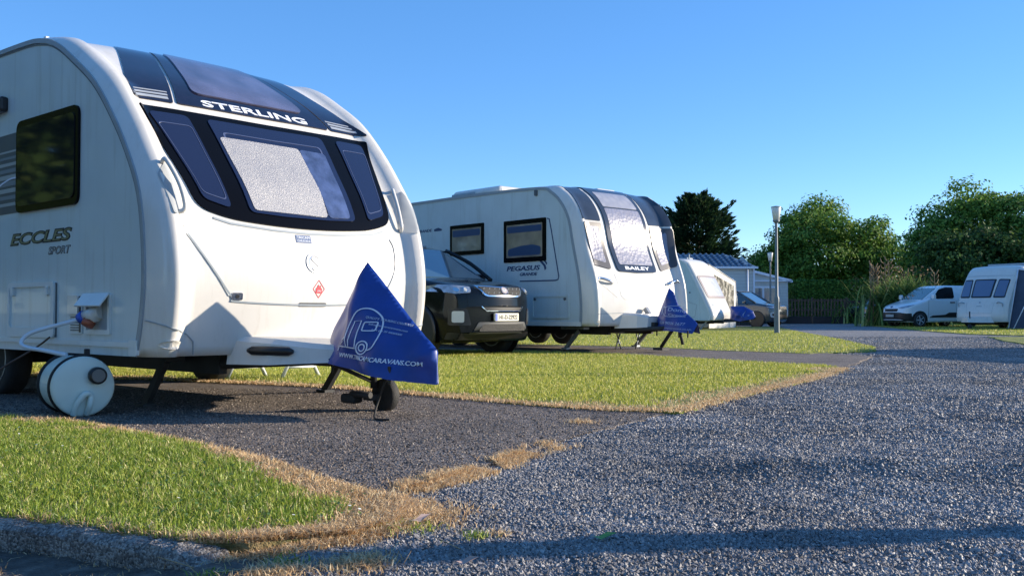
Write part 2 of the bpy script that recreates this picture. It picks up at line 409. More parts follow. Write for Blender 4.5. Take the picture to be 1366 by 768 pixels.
def hgt(x, y):
    x = np.asarray(x, float); y = np.asarray(y, float)
    fade = np.clip((10 - y) / 2, 0, 1)
    h = (vnoise(x, y, .35, 1) - .5) * .022 + (vnoise(x, y, .12, 2) - .5) * .014 + (vnoise(x, y, 1.2, 3) - .5) * .03
    ry = 4.15 + .12 * np.sin(x * 1.7) + .5 * (vnoise(x, y * 0, .9, 4) - .5)
    h += .05 * np.exp(-((y - ry) / .14) ** 2) * np.clip((x - .6) * 2, 0, 1) * (.35 + vnoise(x, y, .4, 9))
    low = np.clip((-.55 - x) / .5, 0, 1) * np.clip((3.6 - y) / .3, 0, 1)
    low2 = np.clip((-.3 - x) / .9, 0, 1)
    calm = np.clip(dist(np.stack([x.ravel(), y.ravel()], 1), PITCH1).reshape(x.shape) / .5, 0, 1)
    calm = np.where(inside(np.stack([x.ravel(), y.ravel()], 1), PITCH1).reshape(x.shape), 0, calm)
    return h * fade * (.15 + .85 * calm) - .065 * low * (low2 > 0) * low2 ** .5 - .005
def grid_mesh(xs, ys, hf, name, m, kind='structure', label=None, cat=None):
    X, Y = np.meshgrid(xs, ys); Z = hf(X, Y); v = np.stack([X, Y, Z], -1).reshape(-1, 3)
    nx, ny = len(xs), len(ys); i = np.arange(nx - 1)[None] + np.arange(ny - 1)[:, None] * nx
    q = np.stack([i, i + 1, i + nx + 1, i + nx], -1).reshape(-1, 4)
    return np_mesh(v, q, name, m, kind, smooth=True, label=label, cat=cat)
def np_mesh(v, q, name, m, kind=None, smooth=False, label=None, cat=None, parent=None, group=None):
    me = bpy.data.meshes.new(name); k = q.shape[1]
    me.vertices.add(len(v)); me.vertices.foreach_set('co', v.astype(np.float32).ravel())
    me.loops.add(q.size); me.loops.foreach_set('vertex_index', q.astype(np.int32).ravel())
    me.polygons.add(len(q)); me.polygons.foreach_set('loop_start', np.arange(0, q.size, k, dtype=np.int32)); me.polygons.foreach_set('loop_total', np.full(len(q), k, np.int32))
    me.update(calc_edges=True); me.polygons.foreach_set('use_smooth', [smooth] * len(q)); me.materials.append(m)
    o = bpy.data.objects.new(name, me); C.objects.link(o)
    if parent: o.parent = parent
    return tag(o, label, cat, group, kind)
def gravel_mat(name, ramp, scale, bump, big, rough=.85):
    m = bpy.data.materials.new(name); m.use_nodes = True; n = m.node_tree.nodes; l = m.node_tree.links; b = n['Principled BSDF']
    tc = n.new('ShaderNodeTexCoord'); v = n.new('ShaderNodeTexVoronoi'); v.inputs['Scale'].default_value = scale
    l.new(tc.outputs['Object'], v.inputs['Vector'])
    sp = n.new('ShaderNodeSeparateColor'); l.new(v.outputs['Color'], sp.inputs[0])
    nz = n.new('ShaderNodeTexNoise'); nz.inputs['Scale'].default_value = big; nz.inputs['Detail'].default_value = 5; l.new(tc.outputs['Object'], nz.inputs['Vector'])
    ad = n.new('ShaderNodeMath'); ad.operation = 'MULTIPLY_ADD'; ad.inputs[1].default_value = .55; l.new(sp.outputs[0], ad.inputs[0])
    ml = n.new('ShaderNodeMath'); ml.operation = 'MULTIPLY'; ml.inputs[1].default_value = .5; l.new(nz.outputs['Fac'], ml.inputs[0]); l.new(ml.outputs[0], ad.inputs[2])
    cr = n.new('ShaderNodeValToRGB'); e = cr.color_ramp.elements; e[0].position = ramp[0][0]; e[0].color = (*ramp[0][1], 1); e[1].position = ramp[-1][0]; e[1].color = (*ramp[-1][1], 1)
    for p, c in ramp[1:-1]: q = e.new(p); q.color = (*c, 1)
    l.new(ad.outputs[0], cr.inputs[0]); l.new(cr.outputs[0], b.inputs['Base Color'])
    b.inputs['Roughness'].default_value = rough; b.inputs['Specular IOR Level'].default_value = .4
    bp = n.new('ShaderNodeBump'); bp.inputs['Strength'].default_value = bump; bp.inputs['Distance'].default_value = .015; bp.invert = True
    l.new(v.outputs['Distance'], bp.inputs['Height']); l.new(bp.outputs[0], b.inputs['Normal'])
    return m
grroad = gravel_mat('blue_grey_gravel', [(.15, (.12, .118, .12)), (.5, (.20, .197, .20)), (.85, (.30, .295, .295))], 38, 1.0, .6)
grpitch = gravel_mat('brown_grey_tarmac', [(.2, (.06, .05, .044)), (.5, (.15, .125, .11)), (.85, (.29, .25, .22))], 75, .9, 1.5)
stonem = mat('gravel_stone', (.2, .2, .2), .6, ramp=[(0, (.12, .118, .12)), (.35, (.21, .205, .21)), (.75, (.29, .283, .285)), (.96, (.37, .36, .355)), (1, (.45, .43, .42))], island=1)
stonep = mat('pitch_chipping', (.2, .2, .2), .7, ramp=[(0, (.045, .036, .031)), (.5, (.13, .105, .09)), (.9, (.26, .21, .175)), (1, (.42, .36, .30))], island=1)
lawn = mat('lawn_soil_and_turf', (.1, .15, .03), .9, ramp=[(.3, (.09, .12, .02)), (.5, (.18, .21, .035)), (.7, (.30, .27, .07))], nscale=1.6, bump=1, bscale=45)
lawnn = mat('near_turf', (.1, .15, .03), .9, ramp=[(.35, (.07, .07, .02)), (.55, (.26, .19, .08)), (.7, (.42, .29, .15))], nscale=9, bump=1, bscale=60)
field = mat('far_grass', (.08, .13, .03), .95, noise=.3, nscale=.4, bump=1, bscale=10)
blade = mat('grass_blade', (.1, .2, .03), .45, ramp=[(0, (.11, .18, .018)), (.45, (.25, .35, .04)), (.78, (.40, .45, .07)), (.92, (.48, .45, .14)), (1, (.64, .52, .26))], island=1, trans=.35)
blade2 = mat('lawn_grass_blade', (.1, .2, .03), .5, ramp=[(0, (.19, .25, .025)), (.4, (.38, .42, .05)), (.75, (.56, .53, .10)), (1, (.66, .56, .20))], island=1, trans=.35)
straw = mat('dry_grass_blade', (.5, .3, .1), .6, ramp=[(0, (.42, .25, .12)), (.4, (.62, .42, .22)), (.8, (.76, .57, .33)), (1, (.82, .70, .46))], island=1, trans=.3)
for m_ in (stonem,):      # slow change of tone across the drive
    n_, l_ = m_.node_tree.nodes, m_.node_tree.links; bs_ = n_['Principled BSDF']; fr0 = bs_.inputs['Base Color'].links[0].from_socket
    tc_ = n_.new('ShaderNodeTexCoord'); nz_ = n_.new('ShaderNodeTexNoise'); nz_.inputs['Scale'].default_value = .9; nz_.inputs['Detail'].default_value = 5; l_.new(tc_.outputs['Object'], nz_.inputs['Vector'])
    cr_ = n_.new('ShaderNodeValToRGB'); cr_.color_ramp.elements[0].position = .35; cr_.color_ramp.elements[1].position = .65; cr_.color_ramp.elements[0].color = (.66, .64, .63, 1); cr_.color_ramp.elements[1].color = (1.15, 1.15, 1.15, 1)
    l_.new(nz_.outputs['Fac'], cr_.inputs['Fac']); mx_ = n_.new('ShaderNodeMixRGB'); mx_.blend_type = 'MULTIPLY'; mx_.inputs[0].default_value = 1; l_.new(fr0, mx_.inputs[1]); l_.new(cr_.outputs[0], mx_.inputs[2]); l_.new(mx_.outputs[0], bs_.inputs['Base Color'])
xs = np.concatenate([[-400, -60], np.arange(-30, -4, 2.), np.arange(-4, 6.5, .045), np.arange(6.5, 40, 2.), [60, 400]])
ys = np.concatenate([np.arange(.3, 1.6, .1), np.arange(1.6, 9, .045), np.arange(9, 62, 1.5), [62.5]])
grid_mesh(xs, ys, hgt, 'road', grroad)
grid_mesh(np.array([-900., 900.]), np.array([-40., .28]), lambda x, y: x * 0 - .02, 'forecourt', grroad)
g_ = grid_mesh(np.array([-1500., 1500.]), np.array([-40., 1800.]), lambda x, y: x * 0 - .16, 'ground', field)
grid_mesh(np.array([-900., 900.]), np.array([62.5, 1500.]), lambda x, y: x * 0 - .03, 'field', field)
def jag(poly, amp, step=.12, seed=1):
    r = random.Random(seed); out = []
    for i in range(len(poly)):
        a = Vector(poly[i]); b = Vector(poly[(i + 1) % len(poly)]); n = max(1, int((b - a).length / step))
        n = min(n, 150)
        for k in range(n):
            p = a.lerp(b, k / n); out.append((p.x + r.uniform(-amp, amp), p.y + r.uniform(-amp, amp)))
    return out
def nlz(x, y=None): return .013 + .016 * np.clip((-.50 - np.asarray(x, float)) / .5, 0, 1)
def sheet(poly, z, name, m, thick=.06, label=None):
    bm = bm2d([poly])
    if callable(z): grid_cut(bm, .15)
    bmesh.ops.triangulate(bm, faces=bm.faces[:])
    for v in bm.verts: v.co.z = float(z(v.co.x)) if callable(z) else z
    be = [e for e in bm.edges if len(e.link_faces) == 1]; low = {}
    for v in {v for e in be for v in e.verts}: low[v] = bm.verts.new((v.co.x, v.co.y, v.co.z - thick))
    for e in be: a, b = e.verts; bm.faces.new((a, b, low[b], low[a]))
    o = from_bm(bm, name, m); o['kind'] = 'structure'; return o
sheet(jag(PITCH1, .03, .15, 2), .008, 'pitch_surface', grpitch)
sheet(jag(PITCH2, .05, .2, 3), .012, 'pitch_surface', grpitch)
sheet(jag(NL, .02, .06, 4), nlz, 'lawn', lawnn, .12)
sheet(jag(ML, .03, .1, 5), .018, 'lawn', lawn, .05)
sheet(jag(L3, .06, .2, 6), .018, 'lawn', lawn, .05)
sheet(jag(L4, .06, .3, 7), .018, 'lawn', lawn, .05)
sheet(jag(L5, .06, .3, 8), .020, 'lawn', lawn, .05)
def soil_h(x, y): return hgt(x, y) + .004 + .012 * vnoise(x, y, .1, 21) - .035 * np.clip((x + .75) / .15, 0, 1) 
sx, sy = np.arange(-4.5, -.55, .05), np.arange(1.2, 3.2, .05)
grid_mesh(sx, sy, soil_h, 'soil', mat('dark_soil', (.06, .05, .045), .9, ramp=[(.3, (.05, .042, .036)), (.55, (.12, .10, .085)), (.72, (.24, .20, .16))], nscale=14, bump=1, bscale=60))
# kerb: concrete strip with rounded nose, swept along its line
kb = MB(); kp = []
def kerb_profile(): return [(0, -.13), (0, .005), (.012, .022), (.035, .03), (.14, .032), (.14, -.13)]
KC = [p.to_tuple() for p in (Vector((*p, 0)) for p in curve3([(*p, 0) for p in KERB], 8))]
rk = random.Random(3)
for i, p in enumerate(KC):
    a = Vector(KC[max(i - 1, 0)][:2]); b = Vector(KC[min(i + 1, len(KC) - 1)][:2]); d = (b - a).normalized(); nn = Vector((-d.y, d.x))
    sink = -.10 * max(0, i / (len(KC) - 1) - .72) / .28
    for o_, z in kerb_profile():
        kp.append((p[0] + nn.x * (o_ - .02) + rk.uniform(-.003, .003), p[1] + nn.y * (o_ - .02) + rk.uniform(-.006, .006), z + sink + rk.uniform(-.006, .006)))
m_ = 6
kb.add(kp, [(i * m_ + j, i * m_ + j + 1, (i + 1) * m_ + j + 1, (i + 1) * m_ + j) for i in range(len(KC) - 1) for j in range(m_ - 1)], False)
concrete2 = gravel_mat('kerb_aggregate', [(.2, (.06, .052, .048)), (.5, (.17, .155, .145)), (.8, (.36, .33, .30))], 150, .45, 9)
ko = kb.build('kerb', concrete2); ko['kind'] = 'structure'

def stones(n, poly_fn, rr, name, m, zfn, label):
    P = poly_fn(n); n = len(P)
    base = np.array([(1, 0, 0), (-1, 0, 0), (0, 1, 0), (0, -1, 0), (0, 0, 1), (0, 0, -1)], float)
    q = np.array([(0, 2, 4), (2, 1, 4), (1, 3, 4), (3, 0, 4), (2, 0, 5), (1, 2, 5), (3, 1, 5), (0, 3, 5)])
    s = rng.uniform(rr[0], rr[1], (n, 1, 1)) * rng.uniform(.6, 1.25, (n, 1, 3)); j = rng.uniform(-.35, .35, (n, 6, 3))
    V = (base[None] + j) * s
    a = rng.uniform(0, 6.28, n); b = rng.uniform(-.9, .9, n)
    ca, sa, cb, sb = np.cos(a)[:, None], np.sin(a)[:, None], np.cos(b)[:, None], np.sin(b)[:, None]
    x, y, z = V[..., 0], V[..., 1], V[..., 2]
    y, z = y * cb - z * sb, y * sb + z * cb; x, y = x * ca - y * sa, x * sa + y * ca
    V = np.stack([x + P[:, 0:1], y + P[:, 1:2], z + zfn(P[:, 0], P[:, 1])[:, None] + s[:, 0, :1] * .3], -1).reshape(-1, 3)
    Q = (q[None] + 6 * np.arange(n)[:, None, None]).reshape(-1, 3)
    return np_mesh(V, Q, name, m, 'stuff', label=label, cat='gravel')
def in_view(P, m=.15): return np.abs(P[:, 0]) < .535 * P[:, 1] + m
def road_pts(n, y0=1.85, y1=5.2):
    u = rng.random(n); Y = y0 + (y1 - y0) * u; X = rng.uniform(-.58, .86, n) * Y; P = np.stack([X, Y], 1)
    k = ~inside(P, NL) & ~(inside(P, ML)) & ~(inside(P, PITCH1) & (dist(P, PITCH1) > .12 * rng.random(n) + .5 * (rng.random(n) ** 6)))
    k &= ~((P[:, 0] < -.42) & (P[:, 1] > 3.55)) & ~((P[:, 0] < .05) & (P[:, 1] > 4.2) & (P[:, 0] < (P[:, 1] - 4.2) * .55 - .1))
    k &= ~inside(P, PITCH2) & ~inside(P, L3) & ~inside(P, L4) & ~inside(P, L5)
    k &= ~((P[:, 0] < -.62) & (dist(P, KERB, False) < .16) )
    k &= ~((P[:, 0] < -.75) & (rng.random(n) < .8) & (P[:, 1] < 3.2))
    return P[k]
stones(290000, road_pts, (.0032, .0085), 'gravel', stonem, lambda x, y: hgt(x, y), 'loose blue grey gravel chippings covering the near driveway')
stones(350000, lambda n: road_pts(n, 5.1, 14.5), (.0052, .0105), 'gravel', stonem, lambda x, y: hgt(x, y), 'loose blue grey gravel chippings farther along the driveway')
stones(140000, lambda n: road_pts(n, 14, 27), (.009, .014), 'gravel', stonem, lambda x, y: hgt(x, y), 'grey gravel chippings on the far part of the driveway')
def pitch_pts(n):
    Y = rng.uniform(3.6, 8.5, n); X = rng.uniform(-.56, .56, n) * Y; P = np.stack([X, Y], 1); return P[inside(P, PITCH1) & ~inside(P, NL)]
stones(60000, pitch_pts, (.0025, .0065), 'chippings', stonep, lambda x, y: x * 0 + .008, 'fine brown grey chippings on the caravan pitch')

def grass(P, hr, wd, name, m, z0, label, lean=.5, seg=None):
    n = len(P); h = rng.uniform(hr[0], hr[1], n); a = rng.uniform(0, 6.28, n); b = rng.uniform(0, 6.28, n); le = h * rng.uniform(.1, lean * 2, n)
    dx, dy = np.cos(a), np.sin(a); wx, wy = np.cos(b) * wd / 2, np.sin(b) * wd / 2; z = z0(P[:, 0], P[:, 1]) if callable(z0) else np.full(n, z0)
    X, Y = P[:, 0], P[:, 1]
    v = np.stack([np.stack([X - wx, Y - wy, z], -1), np.stack([X + wx, Y + wy, z], -1),
                  np.stack([X + wx * .8 + dx * le * .35, Y + wy * .8 + dy * le * .35, z + h * .62], -1), np.stack([X - wx * .8 + dx * le * .35, Y - wy * .8 + dy * le * .35, z + h * .62], -1),
                  np.stack([X + dx * le, Y + dy * le, z + h * np.sqrt(np.clip(1 - (le / h * .35) ** 2, .2, 1))], -1)], 1).reshape(-1, 3)
    k = 5 * np.arange(n)[:, None]
    Q = np.concatenate([k + [[0, 1, 2]], k + [[0, 2, 3]], k + [[3, 2, 4]]])
    return np_mesh(v, Q, name, m, 'stuff', label=label, cat='grass')
def sample(poly, n):
    a = np.array(poly); P = rng.uniform(a.min(0), a.max(0), (n, 2)); return P[inside(P, poly) & in_view(P, .4)]
P = sample(NL, 230000)
e = dist(P, NL); top = dist(P, NL[1:12], False); bn = vnoise(P[:, 0], P[:, 1], .22, 5) - .5; bn2 = vnoise(P[:, 0], P[:, 1], .07, 6) - .5
wdt = .09 + .26 * np.clip((P[:, 0] + 1.5) / 1.1, 0, 1) + .1 * np.clip((-1.8 - P[:, 0]), 0, 1)
dryv = (wdt - top) / .10 + bn * 2.2 + bn2 * 2 + np.where(e < .05, .9, 0) + (rng.random(len(P)) - .5) * 1.2
dry = dryv > .1
grass(P[~dry], (.014, .040), .0042, 'grass', blade, nlz, 'green tufted grass on the near verge behind the kerb')
Pd = P[dry]; Pd = Pd[rng.random(len(Pd)) < .75]
D2 = []
for i in range(len(DRY) - 1):
    k = 3200; t = rng.random((k, 1)); a = np.array(DRY[i]); b = np.array(DRY[i + 1]); q = a + (b - a) * t + rng.normal(0, .045 if i < 2 else .035, (k, 2)); 
    q = q[vnoise(q[:, 0], q[:, 1], .12, 8) > (.35 if i < 3 else .6)]; D2.append(q)
for cx, cy, s, k in ((-.42, 2.62, .05, 700), (-.62, 2.55, .05, 700), (.62, 6.75, .06, 300), (-.05, 2.95, .03, 60), (.2, 4.9, .05, 200), (.42, 5.9, .05, 150), (-.36, 3.25, .1, 3000), (-1.5, 2.75, .05, 130), (-1.15, 2.62, .05, 110)):
    D2.append(np.array([cx, cy]) + rng.normal(0, s, (k, 2)))
edge = []
for poly, n in ((NL[9:15], 9000), (NL[14:18], 1100)):
    a = np.array(poly)
    for i in range(len(a) - 1):
        t = rng.random((n // 4, 1)); edge.append(a[i] + (a[i + 1] - a[i]) * t + rng.normal(0, .035, (n // 4, 2)))
Dd = np.concatenate(D2 + edge)
zf = lambda x, y: np.where(inside(np.stack([x, y], 1), NL), nlz(x), np.maximum(hgt(x, y), np.where(inside(np.stack([x, y], 1), PITCH1), .008, -1)))
grass(np.concatenate([Pd, Dd]), (.010, .034), .0042, 'dry_grass', straw, zf, 'straw coloured dead grass along the verge edge', lean=1.1)
ncl = 2600; P = sample(NL, 9000); P = P[(dist(P, NL) > .12) & (vnoise(P[:, 0], P[:, 1], .25, 12) > .5)][:ncl]
hh = rng.uniform(.022, .038, len(P)); s_ = rng.uniform(.004, .008, len(P))[:, None]; cc = np.stack([P[:, 0], P[:, 1], nlz(P[:, 0]) + hh * .8], 1); a_ = rng.uniform(0, 6.28, (len(P), 1)); tl = rng.uniform(-.5, .5, (len(P), 2))
def dirv(t): c_, d_ = np.cos(a_ + t), np.sin(a_ + t); return np.concatenate([c_, d_, c_ * tl[:, :1] + d_ * tl[:, 1:]], 1)
V_ = np.stack([cc + dirv(k * 1.047) * s_ * (1 if k % 2 == 0 else .75) for k in range(6)], 1).reshape(-1, 3)
np_mesh(V_, (np.arange(6)[None] + 6 * np.arange(len(P))[:, None]), 'clover', mat('clover_leaf', (.1, .2, .03), .5, ramp=[(0, (.08, .17, .03)), (1, (.26, .38, .10))], island=1, trans=.3), 'stuff', label='small clover leaves among the near verge grass', cat='clover')
cc = cc[:34] + [0, 0, .012]; s_ = np.full((34, 1), .0055); a_ = a_[:34]; tl = tl[:34] * .6
V_ = np.stack([cc + dirv(k * 1.047) * s_ for k in range(6)], 1).reshape(-1, 3)
np_mesh(V_, (np.arange(6)[None] + 6 * np.arange(34)[:, None]), 'daisies', mat('daisy_white', (.75, .73, .66), .6), 'stuff', label='tiny white daisies dotted over the near verge', cat='daisies')
# middle lawn
P = sample(ML, 520000)
P = P[rng.random(len(P)) < np.clip(9 / P[:, 1], 0, 1) ** 1.3]
ef = dist(P, ML[1:11], False)
dry = (.26 - ef) / .16 + (vnoise(P[:, 0], P[:, 1], .3, 7) - .5) * 2 + (rng.random(len(P)) - .5) + .5 * (P[:, 0] > .3) * (P[:, 1] < 8) > .2
grass(P[~dry], (.016, .036), .0062, 'grass', blade2, .018, 'sunlit mown grass between the two caravan pitches')
WD = []
for cx, cy, s, k in ((-.1, 2.93, .025, 60), (-.62, 2.66, .03, 60), (-.80, 2.55, .03, 50), (-.33, 3.05, .05, 200)): WD.append(np.array([cx, cy]) + rng.normal(0, s, (k, 2)))
grass(np.concatenate(WD), (.01, .032), .004, 'weeds', blade, lambda x, y: hgt(x, y) + .004, 'small green weed tufts growing through the gravel', lean=.9)
EB = []
for i in range(1, 10):
    a = np.array(ML[i]); b = np.array(ML[i + 1]); k = int(np.linalg.norm(b - a) * 900); EB.append(a + (b - a) * rng.random((k, 1)) + rng.normal(0, .05, (k, 2)))
grass(np.concatenate([P[dry][::2]] + EB), (.01, .028), .0062, 'dry_grass', straw, .018, 'brown dead grass edging the middle lawn', lean=.9)
P = sample(L3, 150000); P = P[P[:, 1] < 34]
grass(P, (.018, .04), .011, 'grass', blade2, .018, 'mown grass around the lamp post')
P = sample(L4, 60000)
grass(P, (.02, .05), .018, 'grass', blade2, .018, 'mown grass in front of the white van')

# ------------------------------------------------------------------ caravans
def sprof(sh, s):
    h = .02; a = sh.prof(max(0, s - h)); b = sh.prof(min(sh.len, s + h)); d = Vector((b[0] - a[0], b[1] - a[1])).normalized(); return Vector(sh.prof(s)), d
def shell_body(root, sh, body_m, side_m, name='body', ny=34):
    W = sh.W; ss = [i * sh.f1 / 70 for i in range(71)] + [sh.f1 + (sh.len - sh.f1) * i / 24 for i in range(1, 25)]
    ys = []
    for k in range(ny + 1):
        t = -1 + 2 * k / ny; ys.append(math.copysign(abs(t) ** .62, t) * W / 2)
    V = [sh.S0(y, s) for s in ss for y in ys]; n = ny + 1; m = len(ss)
    F = [(i * n + j, i * n + j + 1, ((i + 1) % m) * n + j + 1, ((i + 1) % m) * n + j) for i in range(m) for j in range(ny)]
    b = MB(); b.add(V, F, True); b.sm[-ny:] = [False] * ny; o = b.build(name, body_m, root)
    for sg in (-1, 1):
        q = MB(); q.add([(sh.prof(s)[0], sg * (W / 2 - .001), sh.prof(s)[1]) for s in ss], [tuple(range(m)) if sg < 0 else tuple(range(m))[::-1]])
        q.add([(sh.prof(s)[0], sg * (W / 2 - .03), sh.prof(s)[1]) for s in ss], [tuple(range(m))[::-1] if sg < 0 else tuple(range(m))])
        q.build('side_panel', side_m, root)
    return o
def rail_strip(root, sh, sg, s0, s1, i0, i1, off, name, m, n=90):
    A = []; B = []
    for k in range(n + 1):
        p, d = sprof(sh, s0 + (s1 - s0) * k / n); q = Vector((-d.y, d.x))      # inward (left of upward travel = rearward)
        A.append(tuple(p + q * i0)); B.append(tuple(p + q * i1))
    bm = bmesh.new(); a = [bm.verts.new((*p, 0)) for p in A]; b = [bm.verts.new((*p, 0)) for p in B]
    for k in range(n): bm.faces.new((a[k], a[k + 1], b[k + 1], b[k]))
    return patch(bm, lambda x, y, o: (x, sg * (sh.W / 2 + o), y), off, name, m, root, step=None, thick=off + .004)
def smap(sh, sg):
    return lambda a, b, o: (a, sg * (sh.W / 2 + o), b)
def fmap(sh): return lambda a, b, o: sh.S(a, b, o)
def running_gear(root, W, L, wx, rear=True, z=.38, wr=.30, twin=False):
    c = MB()
    for sg in (-1, 1): c.box((-L + .3, sg * .55 - .03, z - .13), (-.05, sg * .55 + .03, z + .02))
    c.box((-L + .2, -W / 2 + .12, z + .005), (-.05, W / 2 - .12, z + .05)); c.tube([(wx, -W / 2 + .3, wr), (wx, W / 2 - .3, wr)], .045)
    if twin: c.tube([(wx - .72, -W / 2 + .3, wr), (wx - .72, W / 2 - .3, wr)], .045)
    for sg in (-1, 1): c.tube([(-.05, sg * .55, z - .06), (1.0, sg * .06, z + .0)], .04, 6)
    c.build('chassis', chassis, root)
    for x in ([wx, wx - .72] if twin else [wx]):
        for sg in (-1, 1): wheel(root, x, sg * (W / 2 - .22), wr, .19)
def steady(root, x, y, z=.36, lean=.30):
    b = MB(); b.box((-.03, -.02, 0), (.03, .02, .42), Matrix.Translation((x - lean, y, .02)) @ Matrix.Rotation(R(math.degrees(math.atan2(lean, .36))), 4, 'Y'))
    b.box((x - lean - .06, y - .05, 0), (x - lean + .06, y + .05, .03)); b.box((x - lean - .05, y - .07, z - .02), (x + .1, y + .07, z + .03))
    b.build('corner_steady', galv if root is not c1 else chassis, root)
def handle3(root, pts, r, m, name='grab_handle'):
    MB().tube(curve3(pts, 6), r, 8).build(name, m, root)
def window_side(root, sh, sg, u0, u1, z0, z1, glass, fr=.035, r=.06, frm=None, left=None):
    f = patch(rrect(u0, z0, u1, z1, r), smap(sh, sg), .018, 'window', frm or glossblack, root, step=None, thick=.03)
    l = left or fr
    patch(rrect(u0 + l, z0 + fr, u1 - fr, z1 - fr, r * .7), smap(sh, sg), .024, 'pane', glass, f, step=None, thick=.008); return f

# ---- the big caravan in front
rail1 = [(-.043,.394),(.019,.618),(.051,.898),(.027,1.217),(-.03,1.46),(-.145,1.679),(-.35,1.955),(-.64,2.255),(-.957,2.469),(-1.232,2.625),(-1.475,2.70),(-1.85,2.735),(-3,2.75),(-5.5,2.73),(-5.9,2.6),(-6.12,2.3),(-6.2,1.8),(-6.2,.394)]
sh1 = Shell(rail1, 2.34, .08, .12, cr=.12, cheek=(.11, .8, .9), bs=(.5, 1.5, .2), fade0=3.3, fade1=4.6)
F1 = Vector((.755, -.656)).normalized(); LFT = Vector((-F1.y, F1.x))
o1 = Vector((-2.35, 6.14)) + LFT * 1.17
c1 = thing('touring_caravan', 'large white caravan nearest on the left with navy three pane window and dark sunroof band', 'caravan', (o1.x, o1.y, 0), F1, 'touring caravans parked on the pitches')
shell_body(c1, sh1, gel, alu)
for sg in (-1, 1):
    rail_strip(c1, sh1, sg, 0, 7.4, 0.0, .035, .012, 'awning_rail', trim)
    rail_strip(c1, sh1, sg, 0, 7.4, .040, .050, .006, 'seal_strip', darkgrey)
    patch(rrect(-6.1, .452, -.05, .485, .005), smap(sh1, sg), .014, 'waist_trim', wtrim, c1, step=None)
    patch(rrect(-.13, .40, -.03, .50, .01), smap(sh1, sg), .02, 'trim_cap', wtrim, c1, step=None)
fm = fmap(sh1); sm_ = smap(sh1, -1)
# front windows
so_ = rpoly([(-.84, .985), (-.62, .915), (-.3, .888), (0, .88), (.3, .888), (.62, .915), (.84, .985), (1.0, 1.845), (.5, 1.822), (0, 1.815), (-.5, 1.822), (-1.02, 1.845)], [.09, .2, .2, .2, .2, .2, .09, .02, .1, .1, .1, .02])
fw_ = patch(so_, fm, .012, 'front_window', glossblack, c1)
for nm, pl in (('centre', [(-.495, .955), (-.2, .94), (.2, .94), (.495, .955), (.545, 1.775), (0, 1.765), (-.545, 1.775)]),
               ('l', [(-.79, 1.03), (-.585, .97), (-.645, 1.78), (-.955, 1.79)]), ('r', [(.585, .97), (.79, 1.03), (.955, 1.79), (.645, 1.78)])):
    cc0 = sum(p[0] for p in pl) / len(pl); pl = [(cc0 + (x - cc0) * .93, 1.37 + (y - 1.37) * .965) for x, y in pl]; pp = rpoly(pl, .045); pn = patch(pp, fm, .020, 'pane', navy, fw_, thick=.008)
    cx_ = sum(p[0] for p in pp) / len(pp); cy_ = sum(p[1] for p in pp) / len(pp)
    k1 = [(cx_ + (x - cx_) * .86, cy_ - .03 + (y - cy_) * .80) for x, y in pp]; k2 = [(cx_ + (x - cx_) * .83, cy_ - .03 + (y - cy_) * .785) for x, y in pp]
    patch(ring2d(k1, k2), fm, .0225, 'inner_frame', innerline, pn, thick=.004)
    if nm == 'centre': patch(rpoly([(-.425, .985), (.19, .975), (.21, 1.2), (.20, 1.58), (-.475, 1.585)], .03), fm, .0235, 'cover_or_reflection', blind, pn, thick=.004); patch(rpoly([(.205, .975), (.41, .985), (.445, 1.57), (.205, 1.575)], .03), fm, .0232, 'cover_or_reflection', mat('painted_pane_reflection', (.06, .09, .20), .25, coat=.4, noise=.5, nscale=9, bump=.2, bscale=20), pn, thick=.004)  # right-hand patch paints the pane's blue-grey reflection; only the left is a cover
patch(line2d([(-.74, .918), (-.62, .887), (-.3, .86), (0, .852), (.3, .86), (.62, .887), (.74, .918)], .014), fm, .005, 'lower_seal', trim, fw_)
# roof panels
for sg in (-1, 1):
    pp = rpoly([(sg * 1.03, 1.925), (sg * .70, 1.905), (sg * .42, 3.0), (sg * .68, 3.0)], .02)
    q = patch(pp if sg > 0 else pp[::-1], fm, .008, 'roof_panel', panelnavy, c1)
    for k, (s0, w_) in enumerate(((1.955, .028), (1.995, .02), (2.03, .012))):
        patch(line2d([(sg * (.99 - (s0 - 1.925) * .33), s0 + .006), (sg * (.735 - (s0 - 1.9) * .25), s0)], w_), fm, .010, 'stripe', silver, q, thick=.004)
q = patch(rpoly([(-.67, 1.905), (0, 1.89), (.67, 1.905), (.40, 3.0), (-.40, 3.0)], [.03, .3, .03, .05, .05]), fm, .012, 'roof_panel', panelnavy, c1)
patch(rpoly([(-.50, 2.06), (0, 2.05), (.50, 2.06), (.32, 2.95), (-.32, 2.95)], .08), fm, .022, 'skylight', purple, q)
patch(text2d('STERLING', 0, 1.915, .072, .93, align='CENTER', bold=.018), fm, .0155, 'lettering', whiteprint, q, step=.15, thick=.004)
